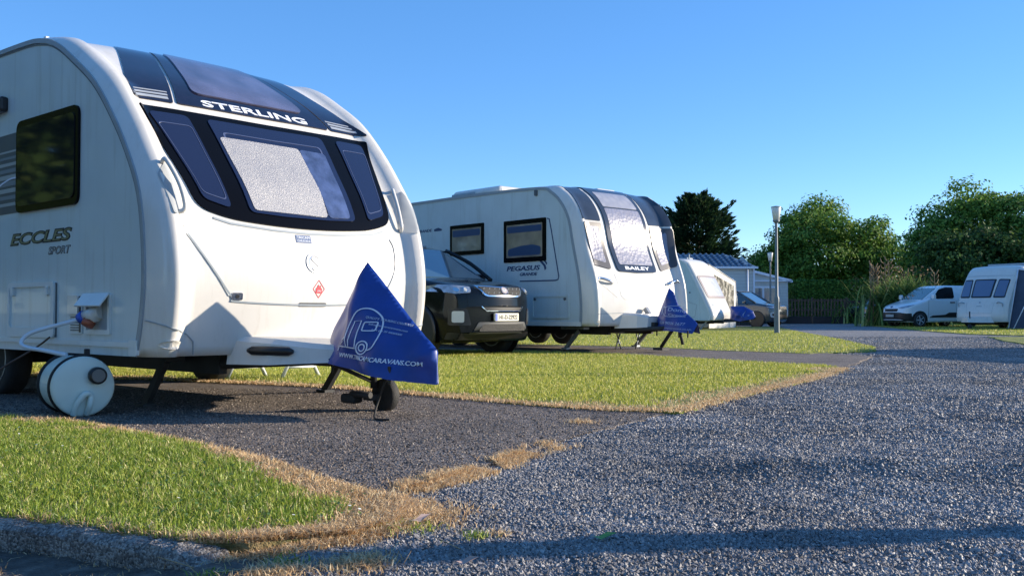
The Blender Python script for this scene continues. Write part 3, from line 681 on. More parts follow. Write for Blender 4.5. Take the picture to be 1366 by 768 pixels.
# locker door
lk = [(-.97, .86), (-.80, .60), (-.655, .40), (-.60, .365), (0, .345), (.60, .365), (.655, .40), (.80, .60), (.83, .78), (.80, .86)]
patch(line2d([tuple(p[:2]) for p in curve3([(*p, 0) for p in lk], 5)], .011), fm, .007, 'locker_seam', trim, c1, thick=.006)
patch(line2d([(-.98, .865), (-.84, .66), (-.67, .405)], .010), fm, .006, 'locker_edge', wtrim, c1, thick=.006)
patch(rrect(-.13, .335, .10, .362, .01), fm, .006, 'locker_handle', darkgrey, c1)
patch(rrect(-.655, .375, -.575, .425, .015), fm, .008, 'lock', chrome, c1); patch(circ(-.615, .40, .014, 12), fm, .011, 'keyhole', blackp, c1)
b_ = patch(circ(0, .645, .072, 32), fm, .006, 'badge', mat('badge_rim', (.20, .23, .28), .3, metal=.4), c1); patch(circ(0, .645, .058, 28), fm, .008, 'badge_disc', mat('badge_grey', (.55, .57, .60), .3), b_, thick=.003)
patch(ring2d(circ(0, .645, .052, 28), circ(0, .645, .046, 28)), fm, .010, 'badge_ring', chrome, b_, thick=.003)
patch(line2d([tuple(p[:2]) for p in curve3([(.03, .685, 0), (0, .692, 0), (-.026, .672, 0), (0, .647, 0), (.026, .62, 0), (0, .598, 0), (-.03, .605, 0)], 5)], .016), fm, .0115, 'badge_mark', mat('badge_mark_grey', (.14, .17, .22), .35), b_, thick=.003)
st_ = patch(rrect(-.13, .785, .0, .84, .002), fm, .002, 'sticker', stick, c1, thick=.004)
patch(text2d('TRICAM', -.065, .815, .016, .11, align='CENTER'), fm, .0035, 'lettering', whiteprint, st_, thick=.002); patch(text2d('CARAVANS', -.065, .792, .013, .11, align='CENTER'), fm, .0035, 'lettering', whiteprint, st_, thick=.002)
dm = lambda r: [(.03 - r * .8, .46), (.03, .46 - r), (.03 + r * .8, .46), (.03, .46 + r)]
d_ = patch(ring2d(dm(.066), dm(.059)), fm, .002, 'gas_label', red, c1, thick=.003)
patch(rpoly([(.005, .43), (.055, .43), (.058, .462), (.046, .468), (.047, .487), (.035, .478), (.025, .492), (.017, .474), (.004, .465)], .003), fm, .003, 'flame_mark', red, d_, thick=.003)
patch(text2d('LPG', .03, .44, .012, .03, align='CENTER'), fm, .005, 'lettering', whiteprint, d_, thick=.002)
# cheeks: handles and marker lamps
for sg in (-1, 1):
    tri = [(sg * 1.03, 1.30), (sg * 1.10, 1.20), (sg * 1.06, .92), (sg * .925, .93)]
    patch(rpoly(tri if sg > 0 else tri[::-1], .02), fm, .003, 'handle_recess', mat('recess_grey', (.34, .36, .37), .4), c1)
    P_ = [Vector(fm(sg * (y - (.06 if sg > 0 else 0)), s, o)) for y, s, o in ((1.05, 1.29, .0), (1.05, 1.27, .045), (1.035, 1.1, .055), (1.015, .96, .045), (1.01, .935, .0))]
    handle3(c1, P_, [.016] * 25, gel)
    patch(circ(sg * 1.06, .085, .06, 20, .028), fm, .012, 'marker_lamp', lensw, c1)
    patch(line2d([(sg * 1.165, .24), (sg * 1.08, .19), (sg * .93, .15), (sg * .88, .10), (sg * .865, .01)], .007), fm, .004, 'bumper_seam', trim, c1, step=.03, thick=.008)
# side furniture
window_side(c1, sh1, -1, -1.90, -.87, 1.43, 2.13, greyglass, fr=.05, r=.08, left=.03)
dc = patch(rrect(-3.35, 1.44, -1.905, 2.06, .005), sm_, .002, 'stripe_decal', darkgrey, c1, step=None, thick=.004)
for k in range(9):
    z = 1.50 + k * .052; patch(rrect(-3.35, z, -1.91, z + (.010 + .028 * (1 - abs(k - 3) / 6)), .001), sm_, .0035, 'stripe', silver if k % 2 == 0 else mat('mid_grey_decal', (.2, .23, .25), .4), dc, step=None, thick=.002)
patch(line2d([tuple(p[:2]) for p in curve3([(-3.3, 1.60, 0), (-2.6, 1.60, 0), (-2.1, 1.70, 0), (-1.91, 1.71, 0)], 6)], .012), sm_, .005, 'stripe', whiteprint, dc, step=None, thick=.002)
t_ = patch(text2d('ECCLES', -2.03, 1.185, .095, 1.05, shear=.25, bold=.045), sm_, .002, 'lettering', ink, c1, step=None, thick=.003); patch(text2d('ECCLES', -2.015, 1.195, .075, 1.02, shear=.25, bold=-.004), sm_, .0035, 'lettering_fill', gold, t_, step=None, thick=.002)
t_ = patch(text2d('SPORT', -1.36, 1.095, .058, .36, shear=.25, bold=.03), sm_, .002, 'lettering', ink, c1, step=None, thick=.003); patch(text2d('SPORT', -1.353, 1.101, .046, .35, shear=.25, bold=-.012), sm_, .0035, 'lettering_fill', silver, t_, step=None, thick=.002)
lf = patch(ring2d(rrect(-2.02, .495, -1.22, .90, .04), rrect(-1.985, .565, -1.265, .865, .03)), sm_, .02, 'locker_frame', wtrim, c1, step=None)
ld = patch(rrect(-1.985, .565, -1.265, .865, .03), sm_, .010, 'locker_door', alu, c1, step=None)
for x in (-1.93, -1.33): patch(rrect(x - .022, .80, x + .022, .865, .015), sm_, .028, 'latch', wtrim, ld, step=None)
patch(rrect(-1.235, .50, -1.21, .89, .005), sm_, .007, 'hinge_shadow_gap', darkgrey, c1, step=None)
vp = patch(rrect(-.995, .53, -.80, .80, .012), sm_, .010, 'socket_cover', wtrim, c1, step=None)
patch(rrect(-.99, .665, -.835, .795, .01), sm_, .026, 'socket_flap', gel, vp, step=None)
for k in range(6): patch(rrect(-.965, .55 + k * .018, -.84, .558 + k * .018, .001), sm_, .013, 'louvre', darkgrey, vp, step=None)
patch(rrect(-.835, .54, -.815, .79, .003), sm_, .0135, 'shadow_gap', blackp, vp, step=None)
wi = patch(ring2d(rrect(-.76, .53, -.40, .80, .012), rrect(-.73, .56, -.43, .78, .008)), sm_, .014, 'water_inlet_frame', wtrim, c1, step=None)
patch(rrect(-.73, .56, -.43, .78, .008), sm_, .003, 'inlet_back', trim, wi, step=None)
fl = MB(); Mf = Matrix.Translation((0, -1.17 - .014, .80)) @ Matrix.Rotation(R(58), 4, 'X'); fl.box((-.77, -.012, -.0), (-.40, .006, -.0 + .0)) if 0 else None
fl.box((-.765, -.014, -.11), (-.40, .0, .0), Matrix.Translation((0, -1.18, .80)) @ Matrix.Rotation(R(-38), 4, 'X'), bev=.005)
fl.build('inlet_flap', wtrim, wi)
pg = MB(); pg.tube([(-.58, -1.16, .66), (-.58, -1.21, .66), (-.60, -1.25, .655)], [.05, .055, .03], 14); pg.tube([(-.52, -1.18, .68), (-.66, -1.24, .65)], [.045, .035], 12); pg.build('water_plug', gel, c1)
MB().tube([(-.64, -1.235, .655), (-.68, -1.25, .635)], [.040, .036], 12).build('plug_collar', bluepl, c1)
MB().tube([(-.60, -1.22, .62), (-.60, -1.24, .585)], [.045, .04], 14).build('plug_cap', orange, c1)
# awning light seen at the very left edge
MB().box((-2.55, -1.23, 2.24), (-2.10, -1.165, 2.36), bev=.02).build('awning_light', blackp, c1)
MB().box((-1.58, -1.13, 2.71), (-1.54, -1.10, 2.742), bev=.006).build('roof_marker', wtrim, c1)
# hitch
running_gear(c1, 2.34, 6.2, -2.62, z=.385)
steady(c1, -.42, -.75); steady(c1, -.42, .85); steady(c1, -5.6, -.85); steady(c1, -5.6, .85)
V_ = []
for x, hw, zb, zt in ((.10, .62, .33, .52), (.40, .50, .33, .50), (.58, .36, .34, .475), (.80, .16, .35, .45)):
    V_ += [(x, -hw, zb), (x, -hw + .02, zt - .03), (x, -hw + .07, zt), (x, hw - .07, zt), (x, hw - .02, zt - .03), (x, hw, zb)]
MB().add(V_, [(i * 6 + j, i * 6 + (j + 1) % 6, (i + 1) * 6 + (j + 1) % 6, (i + 1) * 6 + j) for i in range(3) for j in range(6)] + [(0, 1, 2, 3, 4, 5), (23, 22, 21, 20, 19, 18)]).build('hitch_fairing', gel, c1)
for sg in (-1, 1):
    a = Vector((.26, sg * .565, .425)); b = Vector((.54, sg * .40, .42)); d = (b - a)
    MB().tube([a, a + d * .1, a + d * .5, a + d * .9, b], [.012, .03, .032, .03, .012], 8).build('fairing_slot', blackp, c1)
hd = MB(); hd.box((.7, -.05, .38), (1.22, .05, .47), bev=.015); hd.tube([(1.18, 0, .42), (1.28, 0, .44), (1.34, 0, .40)], [.05, .055, .04]); hd.tube([(.98, 0, .5), (1.08, 0, .75)], .015); hd.build('hitch_head', blackp, c1)
jw = MB(); jw.tube([(.74, .12, .16), (.74, .12, .70)], .024); jw.tube([(.74, .12, .70), (.74, .20, .72)], .012); jw.box((.70, .06, .08), (.78, .24, .12)) ; jw.tube([(.74, .06, .11), (.74, .27, .11)], .012)
jw.tube([(.74, .12, .20), (.55, -.16, .36)], .014); jw.tube([(.62, .02, .12), (.80, .04, .12)], .022); jw.box((.52, .0, .055), (.66, .10, .12), bev=.02); jw.build('jockey_wheel_stem', chassis, c1)
M = Matrix.Translation((.78, .19, .112)) @ Matrix.Rotation(R(-90), 4, 'X') @ Matrix.Rotation(R(0), 4, 'Z')
jt = MB().lathe([(.07, -.035), (.098, -.04), (.112, -.025), (.112, .025), (.098, .04), (.07, .035)], 28, M).build('jockey_wheel', tyrem, c1); MB().lathe([(.072, -.03), (.03, -.02), (.03, .02), (.072, .03)], 20, M).build('hub', blackp, jt)
MB().tube(curve3([(1.2, -.12, .36), (1.16, -.16, .22), (1.1, -.15, .12), (1.12, -.2, .04), (1.2, -.26, .015), (1.33, -.26, .02)], 6), .007).build('breakaway_cable', rubber, c1)

# ---- blue hitch cover
def hitch_cover(label, loc, fwd, ridge, base, width, seed, scale=1, printing=None, cat='hitch cover', straps=((.68, .35), (1.24, .30))):
    t = thing('hitch_cover', label, cat, (*loc, 0), fwd, 'blue covers over the caravan hitches', scale)
    poly = ridge + base; segs = [(Vector(ridge[i]), Vector(ridge[i + 1])) for i in range(len(ridge) - 1)]
    def f(a, b):
        p = Vector((a, b)); d = 9
        for u, v in segs:
            ab = v - u; k = max(0, min(1, (p - u).dot(ab) / ab.dot(ab))); d = min(d, (p - u - ab * k).length)
        x = a * 7 + seed; fold = .013 * math.sin(x * 1.9 + b * 9) + .010 * abs(math.sin(a * 9 - b * 7 + seed)) + .007 * math.sin(a * 23 - b * 17 + seed) + .005 * math.sin(b * 31 + a * 5)
        return width * min(1, d / .34) ** .8 + fold * min(1, d / .08)
    bm = bmesh.new()
    for sg in (-1, 1):
        k = bm2d([rpoly(poly, .012, 2)]); grid_cut(k, .025); k.verts.index_update(); n0 = len(bm.verts); mp_ = {}
        for v in k.verts: mp_[v] = bm.verts.new((v.co.x, sg * f(v.co.x, v.co.y), v.co.y))
        for fc in k.faces: bm.faces.new([mp_[v] for v in (fc.verts if sg > 0 else reversed(fc.verts))])
        k.free()
    bmesh.ops.remove_doubles(bm, verts=bm.verts[:], dist=.004)
    from_bm(bm, 'fabric', bluefab, t, smooth=True)
    mp = lambda a, b, o: (a, -f(a, b) - o, b)
    if printing: printing(t, mp)
    for a, b in straps:
        MB().box((a - .012, -width * .8, b - .07), (a + .012, -width * .8 + .01, b + .04), bev=.003).build('strap', blackp, t)
    return t
def print1(t, mq):
    mp = lambda a, b, o: mq(a - .07, b, o)
    def L(body, a, b, h, wd, m=whiteprint, rot=-.12): patch(text2d(body, a, b, h, wd, rot=rot, bold=.01), mp, .006, 'lettering', m, t, step=.03, thick=.003)
    L('WWW.TRICAMCARAVANS.COM', .885, .39, .028, .60, rot=-.085)
    L('QUALITY TOURING CARAVANS', 1.05, .64, .017, .30, greyprint, -.19); L('info@tricamcaravans.com', 1.085, .595, .016, .25, greyprint, -.19); L('+44 (0) 28 90000000', 1.11, .56, .014, .20, greyprint, -.17)
    mp0 = mp; mp = lambda a, b, o: mp0(a + .045, b, o)
    b = curve3([(.905, .455, 0), (.90, .60, 0), (.94, .69, 0), (1.02, .70, 0), (1.10, .65, 0), (1.125, .56, 0), (1.12, .46, 0), (1.08, .435, 0)], 5)
    k = dict(step=.05, thick=.003)
    patch(line2d([tuple(p[:2]) for p in b], .007), mp, .006, 'caravan_drawing', whiteprint, t, **k)
    patch(line2d([(.905, .455), (.99, .447)], .007), mp, .006, 'caravan_drawing', whiteprint, t, **k)
    patch(line2d([(.93, .46), (.935, .62), (.985, .625), (.985, .455)], .006), mp, .006, 'caravan_drawing', whiteprint, t, **k)
    patch(line2d(rrect(1.01, .56, 1.09, .615, .01), .006, True), mp, .006, 'caravan_drawing', whiteprint, t, **k)
    for r in (.042, .022): patch(line2d(circ(1.04, .452, r, 18), .007, True), mp, .006, 'caravan_drawing', whiteprint, t, **k)
    patch(line2d([(.90, .52), (.85, .50), (.87, .49), (.81, .46), (.90, .455)], .007), mp, .006, 'caravan_drawing', whiteprint, t, **k)
    patch(line2d([(.82, .455), (.82, .43)], .007), mp, .006, 'caravan_drawing', whiteprint, t, **k)
hitch_cover('big blue peaked cover printed with a small caravan drawing, on the nearest hitch', o1, F1, [(.36, .365), (.45, .53), (.81, 1.02), (1.07, .79), (1.27, .61), (1.47, .45), (1.49, .225)], [(1.30, .25), (1.08, .285), (.75, .34)], .24, 1.0, printing=print1)

# ---- second caravan
rail2 = [(-.03,.40),(-.01,.52),(-.01,.8),(-.06,1.21),(-.19,1.75),(-.29,2.17),(-.47,2.46),(-.7,2.65),(-1.01,2.745),(-2.4,2.78),(-4,2.78),(-6.3,2.76),(-6.7,2.6),(-6.95,2.2),(-6.95,.40)]
sh2 = Shell(rail2, 2.5, .1, .12, cr=.12, cheek=(.14, .8, .9), bs=(.6, 1.4, .4), fade0=3.1, fade1=4.4)
F2 = Vector((.67, -.742)).normalized(); L2 = Vector((-F2.y, F2.x)); o2 = Vector((1.14, 15.6)) + L2 * 1.25
c2 = thing('touring_caravan', 'long white touring caravan with three tall grey framed front windows, parked beside the black car', 'caravan', (o2.x, o2.y, .05), F2, 'touring caravans parked on the pitches')
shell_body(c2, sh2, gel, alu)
grey2 = mat('grey_gloss_panel', (.035, .045, .065), .14, coat=.3, noise=.2, nscale=4)
wf2 = mat('window_frame_grey', (.06, .06, .07), .35)
fm = fmap(sh2); sm_ = smap(sh2, -1)
for sg in (-1, 1):
    rail_strip(c2, sh2, sg, 0, 7.4, 0.0, .05, .012, 'awning_rail', trim)
    patch(rrect(-6.9, .40, -.03, .47, .01), smap(sh2, sg), .016, 'skirt', wtrim, c2, step=None)
    pp = rpoly([(sg * .62, 1.75), (sg * 1.15, 1.78), (sg * 1.08, 2.9), (sg * .60, 3.0)], .03); patch(pp, fm, .008, 'roof_panel', grey2, c2)
    pp = rpoly([(sg * .635, .93), (sg * 1.09, 1.03), (sg * 1.145, 1.735), (sg * .62, 1.725)], .06); q = patch(pp, fm, .016, 'front_window', wf2, c2)
    cx_, cy_ = sg * .87, 1.37; patch(rpoly([(cx_ + (x - cx_) * .70, cy_ + (y - cy_) * .80) for x, y in ((sg * .635, .95), (sg * 1.10, 1.05), (sg * 1.135, 1.735), (sg * .625, 1.725))], .05), fm, .020, 'cover_or_reflection', blind2, q)
    tri = [(sg * 1.03, .76), (sg * .76, .70), (sg * .60, .46)]; patch(rpoly(tri, .02), fm, .003, 'moulding_recess', mat('recess_cream', (.62, .58, .52), .4), c2)
    P_ = [Vector(fm(sg * y, s, o)) for y, s, o in ((1.06, .76, .0), (1.03, .775, .05), (.88, .75, .065), (.73, .71, .05), (.70, .70, .0))]; handle3(c2, P_, [.022] * 25, chrome)
    patch(circ(sg * 1.12, .06, .07, 18, .035), fm, .01, 'marker_lamp', lensw, c2)
q = patch(rpoly([(-.50, .905), (0, .885), (.50, .905), (.53, 1.7), (.54, 2.3), (.50, 3.05), (-.50, 3.05), (-.54, 2.3), (-.53, 1.7)], .08), fm, .02, 'front_window', grey2, c2)
patch(rpoly([(-.42, 1.02), (.44, 1.02), (.44, 2.0), (-.44, 2.0)], .04), fm, .024, 'cover_or_reflection', blind2, q, thick=.008)
patch(rpoly([(-.44, 2.03), (.44, 2.03), (.42, 2.42), (-.42, 2.42)], .04), fm, .024, 'cover_or_reflection', blind3, q, thick=.008)
patch(text2d('BAILEY', 0, .935, .055, .62, align='CENTER', bold=.02), fm, .0245, 'lettering', whiteprint, q, thick=.004)
patch(line2d([(-.60, .86), (-.52, .50), (-.45, .44), (.45, .44), (.52, .50), (.60, .86)], .012), fm, .002, 'locker_seam', trim, c2, thick=.006)
patch(line2d([(-1.15, .20), (-.5, .215), (.5, .215), (1.15, .20)], .01), fm, .002, 'bumper_seam', trim, c2, thick=.006)
patch(circ(0, .60, .05, 20, .04), fm, .005, 'badge', silver, c2)
window_side(c2, sh2, -1, -3.42, -2.45, 1.68, 2.24, tint2, fr=.07, r=.02); window_side(c2, sh2, -1, -1.90, -.84, 1.49, 2.22, tint2, fr=.08, r=.02)
for x0, x1, z0, z1 in ((-3.33, -2.54, 2.02, 2.14), (-1.80, -.93, 2.0, 2.11)): patch(rrect(x0, z0, x1, z1, .03), sm_, .027, 'rolled_blind', steelblue, c2, step=None, thick=.006)
for x0, x1, z0, zz in ((-1.78, -.95, 1.60, 1.72),): patch(rpoly([(x0, z0), (x1, z0), (x1, zz + .02), (x1 - .2, zz + .06), (x0 + .35, zz + .05), (x0, zz)], .05), sm_, .027, 'cushion_behind_glass', steelblue, c2, step=None, thick=.006)
patch(line2d([tuple(p[:2]) for p in rpoly([(-.81, 2.22), (-.77, 2.20), (-.55, 1.18), (-.60, 1.155), (-1.5, 1.16)], .05)][5:] if 0 else [(-.82, 2.20), (-.77, 2.19), (-.72, 2.0), (-.545, 1.22), (-.56, 1.17), (-.62, 1.155), (-1.5, 1.16)], .022), sm_, .003, 'blue_outline', steelblue, c2, step=None)
patch(text2d('PEGASUS', -1.84, 1.34, .085, .85, shear=.2, bold=.03), sm_, .003, 'lettering', steelblue, c2, step=None); patch(text2d('GRANDE', -1.50, 1.25, .055, .44, shear=.2, bold=.03), sm_, .003, 'lettering', steelblue, c2, step=None)
patch(rpoly([(-1.02, 1.50), (-.90, 1.40), (-.88, 1.33), (-.84, 1.36), (-.86, 1.42), (-1.0, 1.54)], .01), sm_, .003, 'wing_mark', steelblue, c2, step=None); patch(rpoly([(-.94, 1.53), (-.83, 1.42), (-.82, 1.45), (-.9, 1.54)], .01), sm_, .003, 'wing_mark', steelblue, c2, step=None)
patch(text2d('PEGASUS GRANDE', -4.95, 2.17, .055, .95, shear=.2, bold=.02), sm_, .003, 'lettering', steelblue, c2, step=None); patch(rpoly([(-3.93, 2.17), (-3.70, 2.17), (-3.68, 2.2), (-3.8, 2.235), (-3.93, 2.21)], .02), sm_, .003, 'wing_mark', steelblue, c2, step=None)
patch(ring2d(rrect(-1.19, .52, -.30, .92, .03), rrect(-1.15, .56, -.34, .88, .02)), sm_, .012, 'locker_frame', alu, c2, step=None)
for x in (-1.11, -.40): patch(circ(x, .845, .022, 12), sm_, .02, 'latch', darkgrey, c2, step=None)
patch(rrect(-1.11, 2.60, -1.05, 2.70, .02), sm_, .03, 'awning_light', darkgrey, c2, step=None)
bx = MB(); bx.box((-4.0, -.75, 2.76), (-2.6, .35, 2.98), bev=.07); bx.build('roof_unit', gel, c2); MB().box((-4.01, -.76, 2.80), (-3.3, -.70, 2.92), bev=.01).build('roof_vent_grille', trim, c2)
MB().box((-1.75, .45, 2.78), (-1.25, .95, 2.90), bev=.04).build('roof_unit', gel, c2)
running_gear(c2, 2.5, 6.9, -2.7, z=.38, wr=.32, twin=True)
steady(c2, -.35, -.9, lean=.38); steady(c2, -.35, .9, lean=.38); steady(c2, -6, .9)
V_ = []
for x, hw, zb, zt in ((.10, .60, .36, .62), (.42, .42, .37, .60), (.55, .30, .38, .56)):
    V_ += [(x, -hw, zb), (x, -hw + .02, zt - .03), (x, -hw + .07, zt), (x, hw - .07, zt), (x, hw - .02, zt - .03), (x, hw, zb)]
MB().add(V_, [(i * 6 + j, i * 6 + (j + 1) % 6, (i + 1) * 6 + (j + 1) % 6, (i + 1) * 6 + j) for i in range(2) for j in range(6)] + [(0, 1, 2, 3, 4, 5), (17, 16, 15, 14, 13, 12)]).build('hitch_fairing', gel, c2)
hd = MB(); hd.box((.3, -.06, .38), (1.15, .06, .50), bev=.02); hd.tube([(.9, 0, .42), (.55, .05, .05)], .03); hd.tube([(.95, 0, .42), (1.0, .05, .1)], .025); hd.box((.45, -.04, 0), (.65, .14, .04)); hd.box((.35, -.2, .36), (.6, .2, .46)); hd.build('hitch_head', chassis, c2)
MB().box((.50, -.03, 0), (.57, .03, .46), Matrix.Translation((.12, .0, .0)) @ Matrix.Rotation(R(-38), 4, 'Y')).build('hitch_stand', galv, c2)
def print2(t, mp):
    k = dict(step=.05, thick=.004)
    patch(text2d('Donty', .95, .68, .075, .30, bold=.01, rot=-.1), mp, .005, 'lettering', greyprint, t, **k); patch(text2d('Caravans', .97, .62, .04, .28, rot=-.1), mp, .005, 'lettering', greyprint, t, **k)
    patch(text2d('028 9036 2677', .80, .49, .045, .48, rot=-.06), mp, .005, 'lettering', greyprint, t, **k); patch(text2d('www.dontycaravans.co.uk', .72, .42, .03, .68, rot=-.06), mp, .005, 'lettering', greyprint, t, **k)
    patch(line2d(circ(1.05, .69, .25, 24, .09), .008, True), mp, .005, 'oval_mark', greyprint, t, **k)
    patch(line2d([(.78, .64), (.80, .74), (.85, .77), (.90, .75), (.91, .65)], .016), mp, .005, 'oval_mark', greyprint, t, **k)
hitch_cover('blue hooked cover with white phone number, on the hitch of the second caravan', o2 + Vector((0, 0)) - F2 * .12, F2, [(.55, .38), (.66, .62), (.88, 1.08), (.98, 1.0), (1.08, .78), (1.43, .52), (1.46, .48)], [(1.43, .33), (1.1, .37), (.8, .38)], .20, 3.3, printing=print2, straps=((.75, .36), (1.2, .34), (1.38, .34)))

# ---- third caravan with awning
rail3 = [(-.01,.36),(-.01,.64),(-.33,1.35),(-.65,1.98),(-.90,2.45),(-1.03,2.60),(-1.3,2.70),(-2.2,2.72),(-5,2.68),(-5.4,2.4),(-5.5,.36)]
sh3 = Shell(rail3, 2.2, .1, .1, cr=.12, fade0=2.7, fade1=3.6)
F3 = Vector((.85, -.53)).normalized(); L3_ = Vector((-F3.y, F3.x)); o3 = Vector((7.47, 36.5)) + L3_ * 1.1
c3 = thing('touring_caravan', 'older white wedge nosed caravan with one square front window and an awning behind it', 'caravan', (o3.x, o3.y, 0), F3, 'touring caravans parked on the pitches')
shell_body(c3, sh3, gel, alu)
fm = fmap(sh3); sm_ = smap(sh3, -1)
for sg in (-1, 1): rail_strip(c3, sh3, sg, 0, 6, 0, .05, .012, 'awning_rail', wtrim)
q = patch(rpoly([(-.95, .90), (.93, .90), (.98, 1.86), (-1.0, 1.86)], .12), fm, .015, 'front_window', mat('grey_brown_seal', (.20, .17, .18), .5), c3); patch(rpoly([(-.84, 1.0), (.82, 1.0), (.87, 1.77), (-.89, 1.77)], .08), fm, .02, 'cover_or_reflection', blind3, q)
for y, s in ((-.8, .62), (-.55, .3)): patch(circ(y, s, .1, 16, .06), fm, .008, 'handle_recess', trim, c3)
patch(line2d([(-.3, .8), (-.25, .4), (-.1, .3), (.8, .3)], .015), fm, .002, 'locker_seam', trim, c3)
patch(line2d([(-.95, .42), (-.60, .50), (-.52, .95), (-.95, 1.1), (-1.6, 1.1)], .015), sm_, .003, 'locker_seam', trim, c3, step=None)
for x in (-.95, -.8): patch(circ(x, 1.42, .03, 10), sm_, .004, 'vent', darkgrey, c3, step=None)
MB().box((-1.8, -.3, 2.7), (-1.2, .3, 2.82), bev=.04).build('roof_hatch', trim, c3)
MB().box((-1.0, -.75, 2.715), (-.95, -.7, 2.9)).build('roof_aerial', trim, c3)
running_gear(c3, 2.2, 5.5, -2.8, z=.36); steady(c3, -.2, -.8, .34)
MB().box((.0, -.10, .30), (1.2, .10, .42), bev=.03).build('hitch_head', chassis, c3)
def print3(t, mp): patch(line2d([(.95, .50), (1.05, .72), (1.0, .52), (1.2, .55)], .025), mp, .005, 'white_mark', greyprint, t, step=None, thick=.004)
hitch_cover('small low blue cover on the hitch of the third caravan', o3, F3, [(.40, .40), (.42, .90), (.95, .90), (1.30, .72), (1.40, .50)], [(1.36, .42), (.9, .32)], .28, 5.1, printing=print3, straps=((.9, .4),))
# awning attached to the far side of caravan 3
aw = thing('awning', 'white caravan awning with clear plastic windows behind the wedge nosed caravan', 'awning', (o3.x, o3.y, 0), F3)
xa, xb, ya, yb = -3.9, -.85, 1.1, 4.3
MB().add([(xb, ya, 2.62), (xa, ya, 2.62), (xa, yb, 2.0), (xb, yb, 2.0), (xb, ya, 2.54), (xa, ya, 2.54), (xa, yb, 1.9), (xb, yb, 1.9)], [(0, 1, 2, 3), (4, 7, 6, 5), (0, 3, 7, 4), (1, 5, 6, 2), (3, 2, 6, 7)]).build('roof', canvasw, aw)
MB().add([(xb, ya, .02), (xb, yb, .02), (xb + .0, yb, 1.93), (xb, ya, 2.57), (xb - .03, ya, .02), (xb - .03, yb, .02), (xb - .03, yb, 1.93), (xb - .03, ya, 2.57)], [(0, 1, 2, 3), (4, 7, 6, 5), (1, 5, 6, 2)]).build('front_wall', canvasw, aw)
MB().box((xa, yb - .02, .02), (xb, yb, 1.93)).build('side_wall', canvasw, aw)
MB().add([(xb + .01, ya + .25, .75), (xb + .01, yb - .25, .75), (xb + .01, yb - .25, 1.8), (xb + .01, ya + .25, 2.25)], [(0, 1, 2, 3)]).build('window', clearwin, aw)
pp_ = MB(); pp_.tube([(xb, yb, 0), (xb, yb, 1.95)], .02); pp_.tube([(xb, ya, 2.6), (xb, yb, 1.97)], .02); pp_.tube([(xb, yb + .5, 0), (xb, yb, 1.9)], .008); pp_.build('pole', galv, aw)

# ---- caravan at the right edge, with dark awning
rail4 = [(0,.28),(.03,.5),(-.02,.86),(-.15,1.2),(-.45,1.8),(-.72,2.2),(-.95,2.42),(-1.3,2.52),(-2.5,2.56),(-5.2,2.5),(-5.5,2.3),(-5.6,.28)]
sh4 = Shell(rail4, 2.2, .1, .12, cr=.12, fade0=2.6, fade1=3.5)
F4 = Vector((-.87, -.5)).normalized(); o4 = Vector((18.9, 38.9))
c4 = thing('touring_caravan', 'shaded white caravan with three square windows at the right edge beside the van', 'caravan', (o4.x, o4.y, 0), F4, 'touring caravans parked on the pitches')
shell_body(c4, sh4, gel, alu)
fm = fmap(sh4)
for sg in (-1, 1): rail_strip(c4, sh4, sg, 0, 6, 0, .05, .012, 'awning_rail', wtrim)
for a, b, c_, d in ((-.98, -.52, -.60, -.98), (-.46, .42, .44, -.50), (.50, .96, .98, .54)):
    pp = rpoly([(a, 1.0), (b, 1.0), (c_, 1.82), (d, 1.82)], .06); q = patch(pp, fm, .015, 'front_window', blackp, c4); cx_ = (a + b + c_ + d) / 4
    patch(rpoly([(cx_ + (x - cx_) * .86, 1.41 + (y - 1.41) * .86) for x, y in ((a, 1.0), (b, 1.0), (c_, 1.82), (d, 1.82))], .05), fm, .02, 'pane', mat('grey_blue_glass', (.10, .14, .24), .08, coat=1), q)
patch(line2d([(-1.05, 1.99), (1.05, 1.99)], .02), fm, .004, 'roof_seam', trim, c4); patch(line2d([(-.6, .8), (-.55, .35), (.55, .35), (.6, .8)], .012), fm, .002, 'locker_seam', trim, c4)
for sg in (-1, 1):
    P_ = [Vector(fm(sg * y, s, o)) for y, s, o in ((.95, .62, .0), (.95, .72, .06), (.8, .78, .07), (.7, .76, .0))]; handle3(c4, P_, [.018] * 19, trim)
patch(rrect(-.12, .62, .12, .65, .01), fm, .004, 'badge', trim, c4); patch(circ(0, .8, .04, 12), fm, .004, 'badge', trim, c4)
MB().box((-2.2, -.8, 2.58), (-1.6, .8, 2.66), bev=.02).build('roof_rack', trim, c4)
running_gear(c4, 2.2, 5.5, -2.7, z=.29, wr=.27)
V_ = []
for x, hw, zb, zt in ((.05, .70, .26, .50), (.6, .40, .26, .48), (1.1, .16, .27, .46)):
    V_ += [(x, -hw, zb), (x, -hw + .05, zt), (x, hw - .05, zt), (x, hw, zb)]
MB().add(V_, [(i * 4 + j, i * 4 + (j + 1) % 4, (i + 1) * 4 + (j + 1) % 4, (i + 1) * 4 + j) for i in range(2) for j in range(4)] + [(0, 1, 2, 3), (11, 10, 9, 8)]).build('hitch_fairing', gel, c4)
jw = MB(); jw.tube([(1.0, .15, .1), (1.0, .15, .7)], .025); jw.lathe([(.1, -.03), (.1, .03)], 16, Matrix.Translation((1.0, .15, .1)) @ Matrix.Rotation(R(90), 4, 'X')); jw.build('jockey_wheel', chassis, c4)
aw = thing('awning', 'dark blue grey caravan awning with white edging at the right edge of the park', 'awning', (o4.x, o4.y, 0), F4)
xa, xb, ya, yb = -4.6, -.75, 1.1, 3.6
